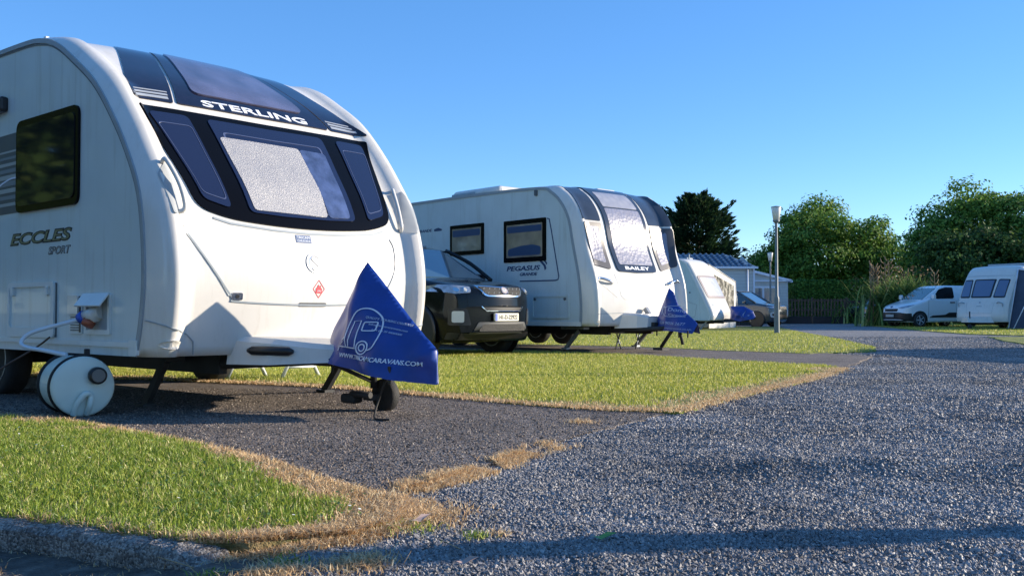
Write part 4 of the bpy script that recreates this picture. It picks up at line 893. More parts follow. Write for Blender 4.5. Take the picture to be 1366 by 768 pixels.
MB().add([(xb, ya, 2.42), (xa, ya, 2.45), (xa, yb, 2.0), (xb, yb, 2.0), (xb, ya, 2.34), (xa, ya, 2.34), (xa, yb, 1.9), (xb, yb, 1.9)], [(0, 1, 2, 3), (4, 7, 6, 5), (0, 3, 7, 4), (1, 5, 6, 2), (3, 2, 6, 7)]).build('roof', mat('grey_awning_roof', (.42, .46, .52), .8), aw)
MB().add([(-.08, ya, .02), (xb + .25, yb, .02), (xb, yb, 1.93), (xb, ya, 2.36), (-.12, ya, .02), (xb + .2, yb, .02), (xb - .04, yb, 1.93), (xb - .04, ya, 2.36)], [(0, 1, 2, 3), (4, 7, 6, 5), (1, 5, 6, 2)]).build('front_wall', canvasd, aw)
MB().box((xa, yb - .02, .02), (xb, yb, 1.93)).build('side_wall', canvasd, aw)
pp_ = MB(); pp_.tube([(xb + .27, yb, 0), (xb + .03, yb, 1.95)], .025); pp_.tube([(-.03, ya, .02), (xb + .03, ya, 2.4)], .025); pp_.tube([(.1, ya + .3, .02), (xb + .03, ya + .9, 2.2)], .02); pp_.tube([(xb + .03, ya, 2.38), (xb + .03, yb, 1.95)], .025); pp_.build('edging', whiteprint, aw)
# unseen caravan copy added right of frame to throw the broad shadow
c5_ = copy_tree(c4); c5_.location = (15.6, 19.6, 0); c5_.rotation_euler = (0, 0, R(100)); c5_['label'] = 'unseen white caravan added past the right edge to shade the drive'

# ------------------------------------------------------------------ small things by the first caravan
def barrel():
    t = thing('water_barrel', 'pale green rolling water barrel with black tyre bands lying beside the nearest caravan', 'water barrel', (*(o1 + F1 * -.38 + LFT * -1.36), 0), (.60, -.80))
    M = Matrix.Translation((0, 0, .2)) @ Matrix.Rotation(R(90), 4, 'Y') @ Matrix.Rotation(R(90), 4, 'Z')   # axis along +x
    MB().lathe([(.02, -.46), (.12, -.462), (.17, -.45), (.19, -.42), (.188, -.40), (.186, -.08), (.192, -.035), (.194, -.012), (.188, .0), (.172, .004), (.150, .012), (.08, .018), (.02, .02)], 48, M).build('drum', barrelm, t)
    for h in (-.40, -.062): MB().lathe([(.184, h - .024), (.200, h - .021), (.204, h), (.200, h + .021), (.184, h + .024)], 48, M).build('tyre_band', rubber, t)
    # face: +x ; y right seen from front
    MB().lathe([(.055, .0), (.055, .05), (.045, .056)], 28, Matrix.Translation((.012, .075, .27)) @ Matrix.Rotation(R(90), 4, 'Y')).build('cap', blackp, t)
    MB().lathe([(.042, .0), (.040, .010)], 24, Matrix.Translation((.064, .075, .27)) @ Matrix.Rotation(R(90), 4, 'Y')).build('cap_lid', mat('cap_grey', (.12, .12, .12), .35), t)
    MB().tube(curve3([(.0, -.06, .02), (.03, -.045, .09), (.045, .0, .155), (.035, .035, .14), (.04, .03, .08), (.0, .02, .02)], 6), [.02] * 31, 10).build('moulded_grip', barrelm, t)
    MB().box((-.09, .02, .39), (-.05, .05, .44), bev=.005).build('clip', rubber, t)
    return t
barrel()
hs_ = MB().tube([tuple(Vector((*(o1 + F1 * x + LFT * y), z))) for x, y, z in curve3([(-.66, -1.24, .635), (-.78, -1.32, .60), (-.95, -1.45, .54), (-.99, -1.50, .48), (-.92, -1.50, .445), (-.75, -1.45, .425), (-.62, -1.40, .405), (-.58, -1.38, .40)], 8)], .014, 10).build('water_hose', hosem)
tag(hs_, 'white water hose looping from the caravan inlet to the barrel', 'hose')
cb_ = MB().tube([tuple(Vector((*(o1 + F1 * x + LFT * y), z))) for x, y, z in curve3([(-1.25, -1.20, .50), (-1.35, -1.26, .42), (-1.55, -1.40, .28), (-1.72, -1.50, .14), (-1.95, -1.58, .06), (-2.4, -1.6, .04)], 8)], .0075, 8).build('hookup_cable', cablem)
tag(cb_, 'brown electric cable hanging from the side locker of the nearest caravan', 'cable')
def step_stool(label, loc, rz, L, W, H, m, thin=.016, splay=.10):
    t = thing('step_stool', label, 'step', loc, (math.cos(rz), math.sin(rz)), 'folding steps under the caravans')
    MB().box((-L / 2, -W / 2, H - .035), (L / 2, W / 2, H), bev=.01).build('platform', m, t)
    for sx in (-1, 1):
        for sy in (-1, 1): MB().tube([(sx * L * .36, sy * W * .2, H - .03), (sx * L * .36 + sy * splay * 1.3, sy * (W * .3 + splay * .4), 0)], thin, 8).build('leg', m, t)
    for sx in (-1, 1): MB().tube([(sx * L * .36 - splay * .9, -W * .3, .12), (sx * L * .36 + splay * .9, W * .3, .12)], thin * .6, 6).build('brace', m, t)
    return t
step_stool('white folding step on the far side of the nearest caravan', (-2.42, 9.85, 0), R(8), .74, .30, .44, mat('white_steel', (.6, .62, .62), .4), .020, .14)
step_stool('thin tube metal step beyond the second caravan', (2.1, 17.5, 0), R(20), .55, .35, .33, galv, .013, .10)
lv = lambda loc, rz, s, m, lab: tag(np_mesh(np.array([(-s, 0, .012), (-.3 * s, -.3 * s, .004), (s * .5, -.2 * s, .015), (s * 1.2, 0, .02), (.4 * s, .32 * s, .022), (-.4 * s, .26 * s, .01)]) @ np.array(Matrix.Rotation(rz, 3, 'Z')).T + np.array(loc), np.array([[0, 1, 2, 3, 4, 5]]), 'fallen_leaf', m), lab, 'leaf')
lv((.268, 2.84, .016), .1, .032, mat('green_leaf', (.16, .36, .10), .5, trans=.2), 'fresh green leaf lying on the gravel near the bottom')
lv((-.29, 3.08, .016), .8, .035, mat('dry_leaf', (.42, .30, .26), .6), 'pale dry leaf on the gravel at the tip of the grass verge')
lv((-.12, 2.56, .016), .2, .028, mat('dry_leaf', (.42, .30, .26), .6), 'pale dry leaf on the gravel in the bottom foreground shade')
tw = MB()
for k in range(14):
    a = rnd.uniform(0, 6.28); x, y = rnd.uniform(-.9, .0), rnd.uniform(2.45, 2.75); z = float(hgt(x, y)) + .012; l = rnd.uniform(.04, .12); tw.tube([(x, y, z), (x + math.cos(a) * l, y + math.sin(a) * l * .4, z + rnd.uniform(0, .05))], [.0016, .0008], 4)
tag(tw.build('dry_twigs', straw), 'thin dry grass stalks scattered at the kerb end', 'twigs', kind='stuff')

# ------------------------------------------------------------------ cars
def cat1(xs, ys, x):
    """smooth monotone-ish interpolation"""
    n = len(xs)
    if x <= xs[0]: return ys[0]
    if x >= xs[-1]: return ys[-1]
    i = max(k for k in range(n - 1) if xs[k] <= x); h = xs[i + 1] - xs[i]; t = (x - xs[i]) / h
    def sl(k):
        if k == 0 or k == n - 1: return 0 if n < 3 else ((ys[1] - ys[0]) / (xs[1] - xs[0]) if k == 0 else (ys[-1] - ys[-2]) / (xs[-1] - xs[-2]))
        a = (ys[k] - ys[k - 1]) / (xs[k] - xs[k - 1]); b = (ys[k + 1] - ys[k]) / (xs[k + 1] - xs[k]); return 0 if a * b <= 0 else 2 * a * b / (a + b)
    m0, m1 = sl(i) * h, sl(i + 1) * h
    return (2 * t ** 3 - 3 * t * t + 1) * ys[i] + (t ** 3 - 2 * t * t + t) * m0 + (-2 * t ** 3 + 3 * t * t) * ys[i + 1] + (t ** 3 - t * t) * m1
def car_shell(top, bot, hw, x1, tumble, bow, belt=None, edge=.12, nx=90):
    """top/bot/hw: lists of (x_from_front, value). returns BM mesh of closed body, x forward negative behind the nose"""
    tx, tz = zip(*top); bx_, bz = zip(*bot); wx, wv = zip(*hw)
    xs = [x1 * (k / nx) ** 1.7 if k < nx * .6 else None for k in range(nx + 1)]
    k0 = int(nx * .6); xa = x1 * ((k0 - 1) / nx) ** 1.7
    for k in range(nx + 1):
        if xs[k] is None: xs[k] = xa + (x1 - xa) * (k - k0 + 1) / (nx - k0 + 1)
    V = []; n = 0
    for x in xs:
        zt, zb, w = cat1(tx, tz, x), cat1(bx_, bz, x), cat1(wx, wv, x)
        half = []
        for k in range(13):          # side, from bottom up
            t = k / 12; z = zb + (zt - edge - zb) * t
            y = w * (1 - .06 * (1 - t) ** 2 - tumble * max(0, t - .45) ** 1.6)
            half.append((y, z))
        ytop = half[-1][0]
        for k in range(1, 7):        # rounded shoulder
            a = k / 6 * math.pi / 2; half.append((ytop - edge * (1 - math.cos(a)) * 1.1, zt - edge + edge * .85 * math.sin(a)))
        ys_ = half[-1][0]; zs_ = half[-1][1]
        for k in range(1, 7): t = k / 6; half.append((ys_ * (1 - t), zs_ + (zt - zs_) * (1 - (1 - t) ** 2)))
        ring = [(y, z) for y, z in half] + [(-y, z) for y, z in half[-2::-1]]
        n = len(ring)
        for y, z in ring:
            V.append((-(x + bow * (abs(y) / max(wv)) ** 2.6 * math.exp(-x * 1.3)), y, z))
    F = [(i * n + j, i * n + (j + 1) % n, (i + 1) * n + (j + 1) % n, (i + 1) * n + j) for i in range(len(xs) - 1) for j in range(n)]
    m_ = (n + 1) // 2; nc = 14; base = len(V); x0_ = xs[0]; wm = max(wv)
    for j in range(m_):
        y, z = V[j][1], V[j][2]
        for k in range(nc + 1):
            yy = y * (1 - 2 * k / nc); V.append((-(x0_ + bow * (abs(yy) / wm) ** 2.6) - .0, yy, z))
    F += [(base + j * (nc + 1) + k, base + (j + 1) * (nc + 1) + k, base + (j + 1) * (nc + 1) + k + 1, base + j * (nc + 1) + k + 1) for j in range(m_ - 1) for k in range(nc)]
    F += [tuple((len(xs) - 1) * n + j for j in range(n))]
    return V, F
def projector(V, F, frm='x', sg=1):
    bvh = BVHTree.FromPolygons([Vector(v) for v in V], F)
    def f(a, b, o):
        if frm == 'x': org, d = Vector((3, a, b)), Vector((-1, 0, 0))
        elif frm == 'y': org, d = Vector((a, sg * 4, b)), Vector((0, -sg, 0))
        elif frm == 'd': org, d = Vector((2, a * 1.0 - sg * -2, b)), Vector((-.7, -sg * .7, 0))
        hit = bvh.ray_cast(org, d)
        if hit[0] is None:
            near = bvh.find_nearest(Vector((0, a, b)) if frm == 'x' else Vector((a, sg * 1, b))); return tuple(near[0] + near[1] * o)
        n = hit[1]; 
        if n.dot(d) > 0: n = -n
        return tuple(hit[0] + n * o)
    return f
def plate_text(root, mp, y, z, body, w_=.52, h=.11, off=.03):
    p = patch(rrect(y - w_ / 2, z - h / 2, y + w_ / 2, z + h / 2, .01), mp, off, 'number_plate', plate, root, step=None, thick=.03)
    patch(rrect(y - w_ / 2 + .005, z - h / 2 + .005, y - w_ / 2 + .05, z + h / 2 - .005, .004), mp, off + .003, 'plate_band', eublue, p, step=None, thick=.004)
    patch(text2d(body, y + .025, z - h * .3, h * .6, w_ * .80, align='CENTER', bold=.02), mp, off + .004, 'lettering', ink, p, step=None, thick=.004); return p
def flatmap(x0): return lambda a, b, o: (x0 + o, a, b)
def wheel_arch(root, x, W, r, m=blackp):
    for sg in (-1, 1):
        q = MB(); q.lathe([(r * 1.16, -.02), (r * 1.16, .012), (r * 1.0, .012)], 32, Matrix.Translation((x, sg * W / 2, r)) @ Matrix.Rotation(R(-90 * sg), 4, 'X')); q.build('wheel_arch', m, root)

# black SUV
FK = Vector((.74, -.672)).normalized(); ok = Vector((-.11, 14.62))
kia = thing('parked_car', 'black sport utility car with silver grille surround between the two big caravans', 'car', (ok.x, ok.y, 0), FK, 'cars parked among the caravans')
top = [(0, .74), (.02, .93), (.06, .985), (.16, 1.03), (.35, 1.07), (.8, 1.13), (1.25, 1.17), (2, 1.14), (4.3, 1.12), (4.55, 1.05), (4.7, .8)]
bot = [(0, .36), (.03, .27), (.12, .22), (.5, .20), (4.3, .22), (4.7, .45)]
hw = [(0, .78), (.05, .85), (.15, .90), (.45, .925), (1, .94), (3.8, .94), (4.5, .88), (4.7, .8)]
V, F = car_shell(top, bot, hw, 4.7, .10, .36)
b = MB(); b.add(V, F, True); b.sm[-1:] = [False]; b.build('body', carblack, kia)
fx_ = projector(V, F)
# greenhouse
def greenhouse(root, st, paint, glass, nm='windows', roofm=None):
    """st: stations (x, z_base, z_top, w_base, w_top)"""
    q = MB(); vs = []
    for x, z0, z1, w0, w1 in st:
        vs += [(-x, -w0, z0), (-x, -w1, z1 - .03), (-x, -w1 + .08, z1), (-x, w1 - .08, z1), (-x, w1, z1 - .03), (-x, w0, z0)]
    n = len(st); q.add(vs, [(i * 6 + j, i * 6 + j + 1, (i + 1) * 6 + j + 1, (i + 1) * 6 + j) for i in range(n - 1) for j in range(5)] + [(0, 1, 2, 3, 4, 5), tuple((n - 1) * 6 + j for j in range(6))[::-1]]); return q.build(nm, glass, root)
gst = [(1.12, 1.14, 1.17, .80, .76), (2.0, 1.12, 1.64, .88, .66), (2.4, 1.12, 1.69, .88, .66), (3.9, 1.1, 1.66, .87, .64), (4.5, 1.08, 1.15, .80, .7)]
greenhouse(kia, gst, carblack, carglass)
rf = MB(); 
for z_, e_ in ((0, 0),): rf.add([(-1.98, -.68, 1.63), (-1.98, .68, 1.63), (-2.4, .69, 1.70), (-2.4, -.69, 1.70), (-3.9, .67, 1.675), (-3.9, -.67, 1.675), (-4.1, .66, 1.56), (-4.1, -.66, 1.56), (-1.98, -.70, 1.60), (-1.98, .70, 1.60), (-2.4, .72, 1.645), (-2.4, -.72, 1.645), (-3.9, .70, 1.62), (-3.9, -.70, 1.62)], [(0, 1, 2, 3), (3, 2, 4, 5), (5, 4, 6, 7), (1, 9, 10, 2), (2, 10, 12, 4), (0, 3, 11, 8), (3, 5, 13, 11), (0, 8, 9, 1)])
rf.build('roof', carblack, kia)
for sg in (-1, 1):
    MB().tube(curve3([(-1.05, sg * .81, 1.14), (-1.5, sg * .77, 1.42), (-2.0, sg * .69, 1.64)], 5), .032, 6).build('pillar', carblack, kia)
    MB().box((-3.9, sg * .60 - .015, 1.70), (-2.4, sg * .60 + .015, 1.74), bev=.01).build('roof_rail', trim, kia)
    # mirror, headlamp, fog lamp
    MB().box((-1.62, sg * 1.06 - .11, 1.10), (-1.50, sg * 1.06 + .11, 1.26), bev=.05).build('mirror', carblack, kia)
    pl = [(sg * .575, .995), (sg * .60, .92), (sg * .80, .90), (sg * .91, .94), (sg * .925, 1.0), (sg * .86, 1.03)]
    hl = patch(rpoly(pl, .02), fx_, .012, 'headlight', lensc, kia, step=.05, thick=.03)
    patch(circ(sg * .66, .955, .035, 16), fx_, .017, 'lamp', chrome, hl, step=None, thick=.01); patch(circ(sg * .66, .955, .022, 14), fx_, .020, 'lens', lensw, hl, step=None, thick=.008)
    patch(circ(sg * .77, .955, .030, 14), fx_, .017, 'lamp', chrome, hl, step=None, thick=.01)
    q = patch(rpoly([(sg * .60, .46), (sg * .86, .46), (sg * .86, .70), (sg * .66, .70)], .03), fx_, .006, 'fog_lamp_recess', blackp, kia, step=.05)
    patch(rrect(min(sg * .70, sg * .83), .50, max(sg * .70, sg * .83), .66, .025), fx_, .02, 'fog_lamp', lensw, q, step=None)
go_ = [(-.50, 1.015), (-.40, .885), (-.33, .865), (.33, .865), (.40, .885), (.50, 1.015), (.2, 1.005), (0, .995), (-.2, 1.005)]
g = patch(rpoly(go_, .02), fx_, .016, 'grille', chrome, kia, step=.05, thick=.03); patch(rpoly([(x * .92, .938 + (y - .938) * .74) for x, y in go_], .02), fx_, .020, 'grille_mesh', meshm, g, step=.05, thick=.01)
for k in range(9): patch(line2d([(-.40 + k * .1 - .03, .90), (-.40 + k * .1 + .03, .975)], .006), fx_, .024, 'grille_bar', trim, g, step=None, thick=.006)
bd = patch(circ(0, .945, .072, 24, .044), fx_, .028, 'badge', chrome, kia, step=None, thick=.015); patch(circ(0, .945, .064, 24, .037), fx_, .030, 'badge_field', mat('badge_red_grey', (.35, .30, .30), .3), bd, step=None, thick=.004)
patch(text2d('KIA', 0, .93, .03, .085, align='CENTER', bold=.02), fx_, .032, 'lettering', whiteprint, bd, step=None, thick=.003)
patch(rpoly([(-.42, .715), (-.36, .67), (.36, .67), (.42, .715)], .01), fx_, .012, 'bumper_slot', blackp, kia, step=.05); patch(line2d([(-.45, .725), (-.37, .662), (.37, .662), (.45, .725)], .012), fx_, .018, 'slot_trim', chrome, kia, step=.05)
li = patch(rpoly([(-.60, .34), (.60, .34), (.50, .505), (-.50, .505)], .03), fx_, .022, 'lower_intake', mat('grey_plastic', (.065, .068, .072), .45), kia, step=.05, thick=.04); patch(rpoly([(-.50, .375), (.50, .375), (.43, .475), (-.43, .475)], .02), fx_, .026, 'intake_mesh', meshm, li, step=.05, thick=.01)
patch(rpoly([(-.86, .26), (.86, .26), (.86, .36), (.60, .345), (-.60, .345), (-.86, .36)], .02), fx_, .012, 'bumper_lip', blackp, kia, step=.06)
plate_text(kia, flatmap(.02), .0, .575, '141-D-22922')
MB().box((-1.25, -.2, 1.165), (-1.18, .15, 1.20), Matrix.Rotation(0, 4, 'X')).build('dashboard_paper', whiteprint, kia)
for x in (-.95, -3.65):
    for sg in (-1, 1): wheel(kia, x, sg * .81, .355, .235, silver)
    wheel_arch(kia, x, 1.86, .36)
kia.scale = (1, 1, 1.05)
# grey SUV far behind : copies of the same kind with its own paint
FG = Vector((.76, -.65)).normalized()
suv2 = thing('parked_car', 'small grey sport utility car behind the street lamp', 'car', (12.35, 44.0, 0), FG, 'cars parked among the caravans')
V, F = car_shell([(0, .70), (.03, .90), (.10, .98), (.35, 1.03), (.9, 1.10), (1.3, 1.12), (3.9, 1.08), (4.3, .9)], [(0, .34), (.1, .24), (.5, .2), (4.3, .3)], [(0, .76), (.1, .86), (.5, .91), (3.8, .91), (4.3, .8)], 4.35, .12, .30)
b = MB(); b.add(V, F, True); b.sm[-1:] = [False]; b.build('body', cargrey, suv2); fx_ = projector(V, F)
greenhouse(suv2, [(1.05, 1.08, 1.11, .78, .74), (1.85, 1.07, 1.58, .85, .64), (2.3, 1.07, 1.64, .85, .64), (3.6, 1.05, 1.60, .84, .62), (4.1, 1.04, 1.15, .78, .6)], cargrey, carglass)
MB().box((-3.6, -.64, 1.60), (-1.95, .64, 1.66), bev=.03).build('roof', cargrey, suv2)
for sg in (-1, 1):
    MB().tube([(-1.0, sg * .79, 1.10), (-1.9, sg * .66, 1.60)], .04, 6).build('pillar', cargrey, suv2)
    MB().box((-1.5, sg * 1.0 - .1, 1.05), (-1.38, sg * 1.0 + .1, 1.20), bev=.04).build('mirror', cargrey, suv2)
    patch(rpoly([(sg * .48, .87), (sg * .80, .85), (sg * .85, .93), (sg * .55, .93)], .02), fx_, .015, 'headlight', lensc, suv2, step=.06)
    q = patch(rpoly([(sg * .48, .44), (sg * .80, .44), (sg * .82, .66), (sg * .50, .66)], .06), fx_, .015, 'fog_lamp_surround', silver, suv2, step=.06); patch(rpoly([(sg * .53, .49), (sg * .75, .49), (sg * .76, .61), (sg * .55, .61)], .04), fx_, .02, 'fog_lamp', blackp, q, step=.06)
patch(rpoly([(-.42, .80), (.42, .80), (.46, .92), (-.46, .92)], .03), fx_, .015, 'grille', meshm, suv2, step=.06); patch(rpoly([(-.45, .42), (.45, .42), (.42, .56), (-.42, .56)], .03), fx_, .012, 'lower_intake', blackp, suv2, step=.06)
for x in (-.88, -3.5):
    for sg in (-1, 1): wheel(suv2, x, sg * .79, .33, .21)
    wheel_arch(suv2, x, 1.80, .34)
s3 = copy_tree(suv2); s3.location = (19.7, 55.5, 0); s3.rotation_euler = (0, 0, R(-160)); s3['label'] = 'nose of a grey car half hidden behind the flax clump'

# white panel van
FV = Vector((-.96, -.28)).normalized(); ov = Vector((16.95, 43.35))
van = thing('parked_van', 'white panel van with black lower bumper parked in the shade by the flax', 'van', (ov.x, ov.y, 0), FV)
top = [(0, .62), (.04, .84), (.12, .93), (.35, 1.02), (.8, 1.14), (1.1, 1.22), (1.35, 1.30), (2, 1.32), (4.2, 1.32), (4.42, 1.2)]
V, F = car_shell(top, [(0, .32), (.08, .25), (.5, .22), (4.42, .28)], [(0, .70), (.1, .82), (.4, .89), (1, .915), (4.3, .91), (4.42, .88)], 4.42, .04, .30)
b = MB(); b.add(V, F, True); b.sm[-1:] = [False]; b.build('body', carwhite, van); fx_ = projector(V, F); fy_ = projector(V, F, 'y', 1)
# cabin: painted box with glass let in
cab = [(1.05, 1.16, 1.20, .78, .74), (1.95, 1.25, 1.76, .89, .74), (2.3, 1.25, 1.86, .90, .76), (4.15, 1.25, 1.85, .90, .78), (4.38, 1.2, 1.75, .88, .76)]
greenhouse(van, cab, carwhite, carwhite, 'upper_body')
def cabpt(x, t, sg, o):   # on cabin side: x back from nose, t 0..1 base to top
    i = max(k for k in range(len(cab) - 1) if cab[k][0] <= x); a, c_ = cab[i], cab[i + 1]; q = (x - a[0]) / (c_[0] - a[0]); v = [a[j] + (c_[j] - a[j]) * q for j in range(5)]
    return (-x, sg * (v[3] + (v[4] - v[3]) * t + o), v[1] + (v[2] - .03 - v[1]) * t)
for sg in (-1, 1):
    pts = [(1.42, .10), (1.9, .86), (2.0, .92), (2.62, .92), (2.68, .85), (2.68, .15), (2.60, .06), (1.55, .03)]
    bm = bm2d([pts if sg > 0 else pts[::-1]]); patch(bm, lambda a, b_, o, sg=sg: cabpt(a, b_, sg, o), .010, 'side_window', glossblack, van, step=.1)
    MB().tube([(-1.42, sg * .93, 1.27), (-1.42, sg * 1.05, 1.30)], .03).build('mirror_arm', blackp, van); MB().box((-1.50, sg * 1.08 - .09, 1.24), (-1.36, sg * 1.08 + .09, 1.46), bev=.04).build('mirror', carwhite, van)
    fy = projector(V, F, 'y', sg)
    patch(rpoly([(-4.2, .44), (-1.35, .44), (-1.52, .52), (-2.2, .56), (-2.4, .66), (-4.2, .66)], .03), fy, .016, 'side_moulding', blackp, van, step=.2)
    patch(line2d([(-1.32, 1.18), (-1.30, .42)], .012), fy, .003, 'door_seam', darkgrey, van, step=.2); patch(line2d([(-2.78, 1.18), (-2.78, .42)], .012), fy, .003, 'door_seam', darkgrey, van, step=.2)
    patch(rrect(-2.70, 1.08, -2.45, 1.13, .02), fy, .03, 'door_handle', blackp, van, step=None)
    patch(rpoly([(sg * .42, .86), (sg * .60, .82), (sg * .80, .88), (sg * .87, .99), (sg * .72, .96)], .02), fx_, .012, 'headlight', lensc, van, step=.05)
ws = [(-1.10, -.70, 1.215), (-1.10, .70, 1.215), (-1.90, .62, 1.735), (-1.90, -.62, 1.735)]
nrm = Vector((.54, 0, .85)).normalized() * .02
MB().add([tuple(Vector(p) + nrm) for p in ws] + ws, [(0, 1, 2, 3), (0, 4, 5, 1), (1, 5, 6, 2), (2, 6, 7, 3), (3, 7, 4, 0)]).build('windscreen', mat('van_windscreen', (.07, .13, .13), .06, coat=1), van)
patch(rpoly([(-.84, .27), (.84, .27), (.84, .60), (.5, .66), (-.5, .66), (-.84, .60)], .04), fx_, .014, 'bumper', blackp, van, step=.06)
patch(rpoly([(-.40, .70), (.40, .70), (.44, .82), (-.44, .82)], .03), fx_, .012, 'grille', meshm, van, step=.06); patch(circ(0, .90, .07, 18, .035), fx_, .012, 'badge', steelblue, van, step=None)
for z in (.50, .58): pass
patch(rrect(-.26, .46, .26, .57, .01), flatmap(.03), .01, 'number_plate', mat('plain_plate', (.45, .45, .42), .4), van, step=None)
for sg in (-1, 1):
    fy = projector(V, F, 'y', sg)
    ap = [(-.86 + math.cos(a) * .41, .33 + math.sin(a) * .40) for a in [math.pi * k / 14 for k in range(15)]] + [(-1.27, .26), (-.45, .26)]
    patch(ap if sg < 0 else ap[::-1], fy, .008, 'wheel_arch', blackp, van, step=.1)
    patch([(-.50, .27), (-.0, .27), (-.02, .60), (-.44, .62)], fy, .012, 'bumper_side', blackp, van, step=.06)
for x in (-.86, -3.6):
    for sg in (-1, 1): wheel(van, x, sg * .83, .325, .2, silver)

# ------------------------------------------------------------------ lamp posts, pole
def lamp(label, loc, H=3.95):
    t = thing('street_lamp', label, 'street lamp', loc, group='street lamps along the drive')
    b = MB(); b.lathe([(.085, 0), (.085, .02), (.078, 1.05), (.076, 1.12), (.048, 1.18), (.043, H - .50), (.042, H - .46)], 20); b.build('post', lamppost, t)
    MB().box((.05, -.05, .75), (.095, .05, 1.0), bev=.01).build('access_door', lamppost, t)
    MB().lathe([(.055, H - .50), (.10, H - .46), (.11, H - .42), (.07, H - .40)], 20).build('collar', lamppost, t)
    MB().lathe([(.095, H - .415), (.15, H - .02), (.14, H)], 24).build('lamp_shade', lampglass, t)
    MB().lathe([(.158, H - .02), (.15, H + .01), (.05, H + .03), (.01, H + .035)], 24).build('cap', trim, t); return t
l1 = lamp('tall grey street lamp with white tapered shade standing on the lawn', (8.24, 30.1, 0))
l2 = copy_tree(l1); l2.location = (14.3, 53.5, 0); l2['label'] = 'farther grey street lamp in front of the small mobile home'
l3 = copy_tree(l1); l3.location = (9.6, 11.6, 0); l3['label'] = 'street lamp past the right edge of the frame throwing a thin shadow'
up = thing('utility_pole', 'wooden utility pole past the right edge of the frame', 'pole', (6.6, 3.86, 0)); MB().lathe([(.12, -.1), (.115, 2), (.10, 7.5)], 18).build('post', polew, up)
b = MB(); b.box((-.06, -.8, 7.0), (.06, .8, 7.12)); b.build('crossbar', polew, up)

# ------------------------------------------------------------------ mobile homes and fence
def mobile_home(label, loc, fwd, L, Wd, He, Hr, tiles, hip=False):
    t = thing('mobile_home', label, 'mobile home', loc, fwd, 'mobile homes at the end of the drive')
    w_ = MB(); w_.box((-L / 2, -Wd / 2, .45), (L / 2, Wd / 2, He)); w_.add([(L / 2, -Wd / 2, He), (L / 2, Wd / 2, He), (L / 2, 0, Hr)], [(0, 1, 2)]); w_.add([(-L / 2, -Wd / 2, He), (-L / 2, Wd / 2, He), (-L / 2, 0, Hr)], [(2, 1, 0)])
    w_.build('wall', clad, t)
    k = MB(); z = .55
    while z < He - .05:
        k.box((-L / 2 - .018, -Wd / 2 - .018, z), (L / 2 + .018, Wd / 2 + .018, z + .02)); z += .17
    k.build('cladding_shadow_strips', mat('cladding_shadow_line', (.40, .44, .45), .6), t)  # darker strips paint in the shadow line under each board
    MB().box((-L / 2 + .1, -Wd / 2 + .1, 0), (L / 2 - .1, Wd / 2 - .1, .46)).build('skirting', chassis, t)
    r = MB(); ov_ = .16
    hx = Wd * .28 if hip else 0
    for sg in (-1, 1):
        a = [(-L / 2 - ov_, sg * (Wd / 2 + ov_), He - .05), (L / 2 + ov_, sg * (Wd / 2 + ov_), He - .05), (L / 2 + ov_ - hx, 0, Hr), (-L / 2 - ov_ + hx, 0, Hr)]
        r.add(a + [(x, y, z_ + .07) for x, y, z_ in a], [(0, 1, 2, 3), (4, 7, 6, 5), (0, 4, 5, 1), (1, 5, 6, 2), (3, 7, 4, 0), (2, 6, 7, 3)])
    if hip:
        for sg in (-1, 1): r.add([(sg * (L / 2 + ov_), -Wd / 2 - ov_, He + .02), (sg * (L / 2 + ov_), Wd / 2 + ov_, He + .02), (sg * (L / 2 + ov_ - hx), 0, Hr + .07)], [(0, 1, 2) if sg > 0 else (2, 1, 0)])
    ro = r.build('roof', tiles, t)
    q = MB(); n = int(L / .30)
    for sg in (-1,):
        for i in range(n):
            x = -L / 2 + (i + .5) * L / n
            for j in range(6):
                y0 = -(Wd / 2 + ov_) * (1 - j / 6); y1 = -(Wd / 2 + ov_) * (1 - (j + .96) / 6); z0 = He + .02 + (Hr - He + .05) * j / 6; z1 = He + .02 + (Hr - He + .05) * (j + .96) / 6
                if hip and (x < -L / 2 + hx * j / 6 or x > L / 2 - hx * j / 6): continue
                q.tube([(x, y0, z0 + .045), (x, y1, z1 + .02)], [.075, .06], 6)
    q.build('roof_tiles', tiles, ro)
    g = MB(); g.box((-L / 2 - .2, -Wd / 2 - .24, He - .08), (L / 2 + .2, -Wd / 2 - .14, He + .02)); g.box((-L / 2 - .2, Wd / 2 + .14, He - .08), (L / 2 + .2, Wd / 2 + .24, He + .02)); g.tube([(L / 2 - .3, -Wd / 2 - .08, .3), (L / 2 - .3, -Wd / 2 - .08, He)], .04); g.build('gutter', whiteprint, t)
    return t
# long home: its long side faces the drive
m1 = mobile_home('long mobile home with a blue tiled roof behind the third caravan', (7.9, 50.5, 0), (.997, .07), 8.4, 3.6, 2.95, 3.62, roofblue, True)
MB().box((4.2, -1.86, .6), (4.28, -1.78, 2.95)).build('corner_trim', whiteprint, m1)
for x in (-2.5, 2.6): 
    q = MB().box((x - .6, -1.85, 1.4), (x + .6, -1.80, 2.4)).build('window', whiteprint, m1); MB().box((x - .52, -1.87, 1.48), (x + .52, -1.83, 2.32)).build('pane', greyglass, q)
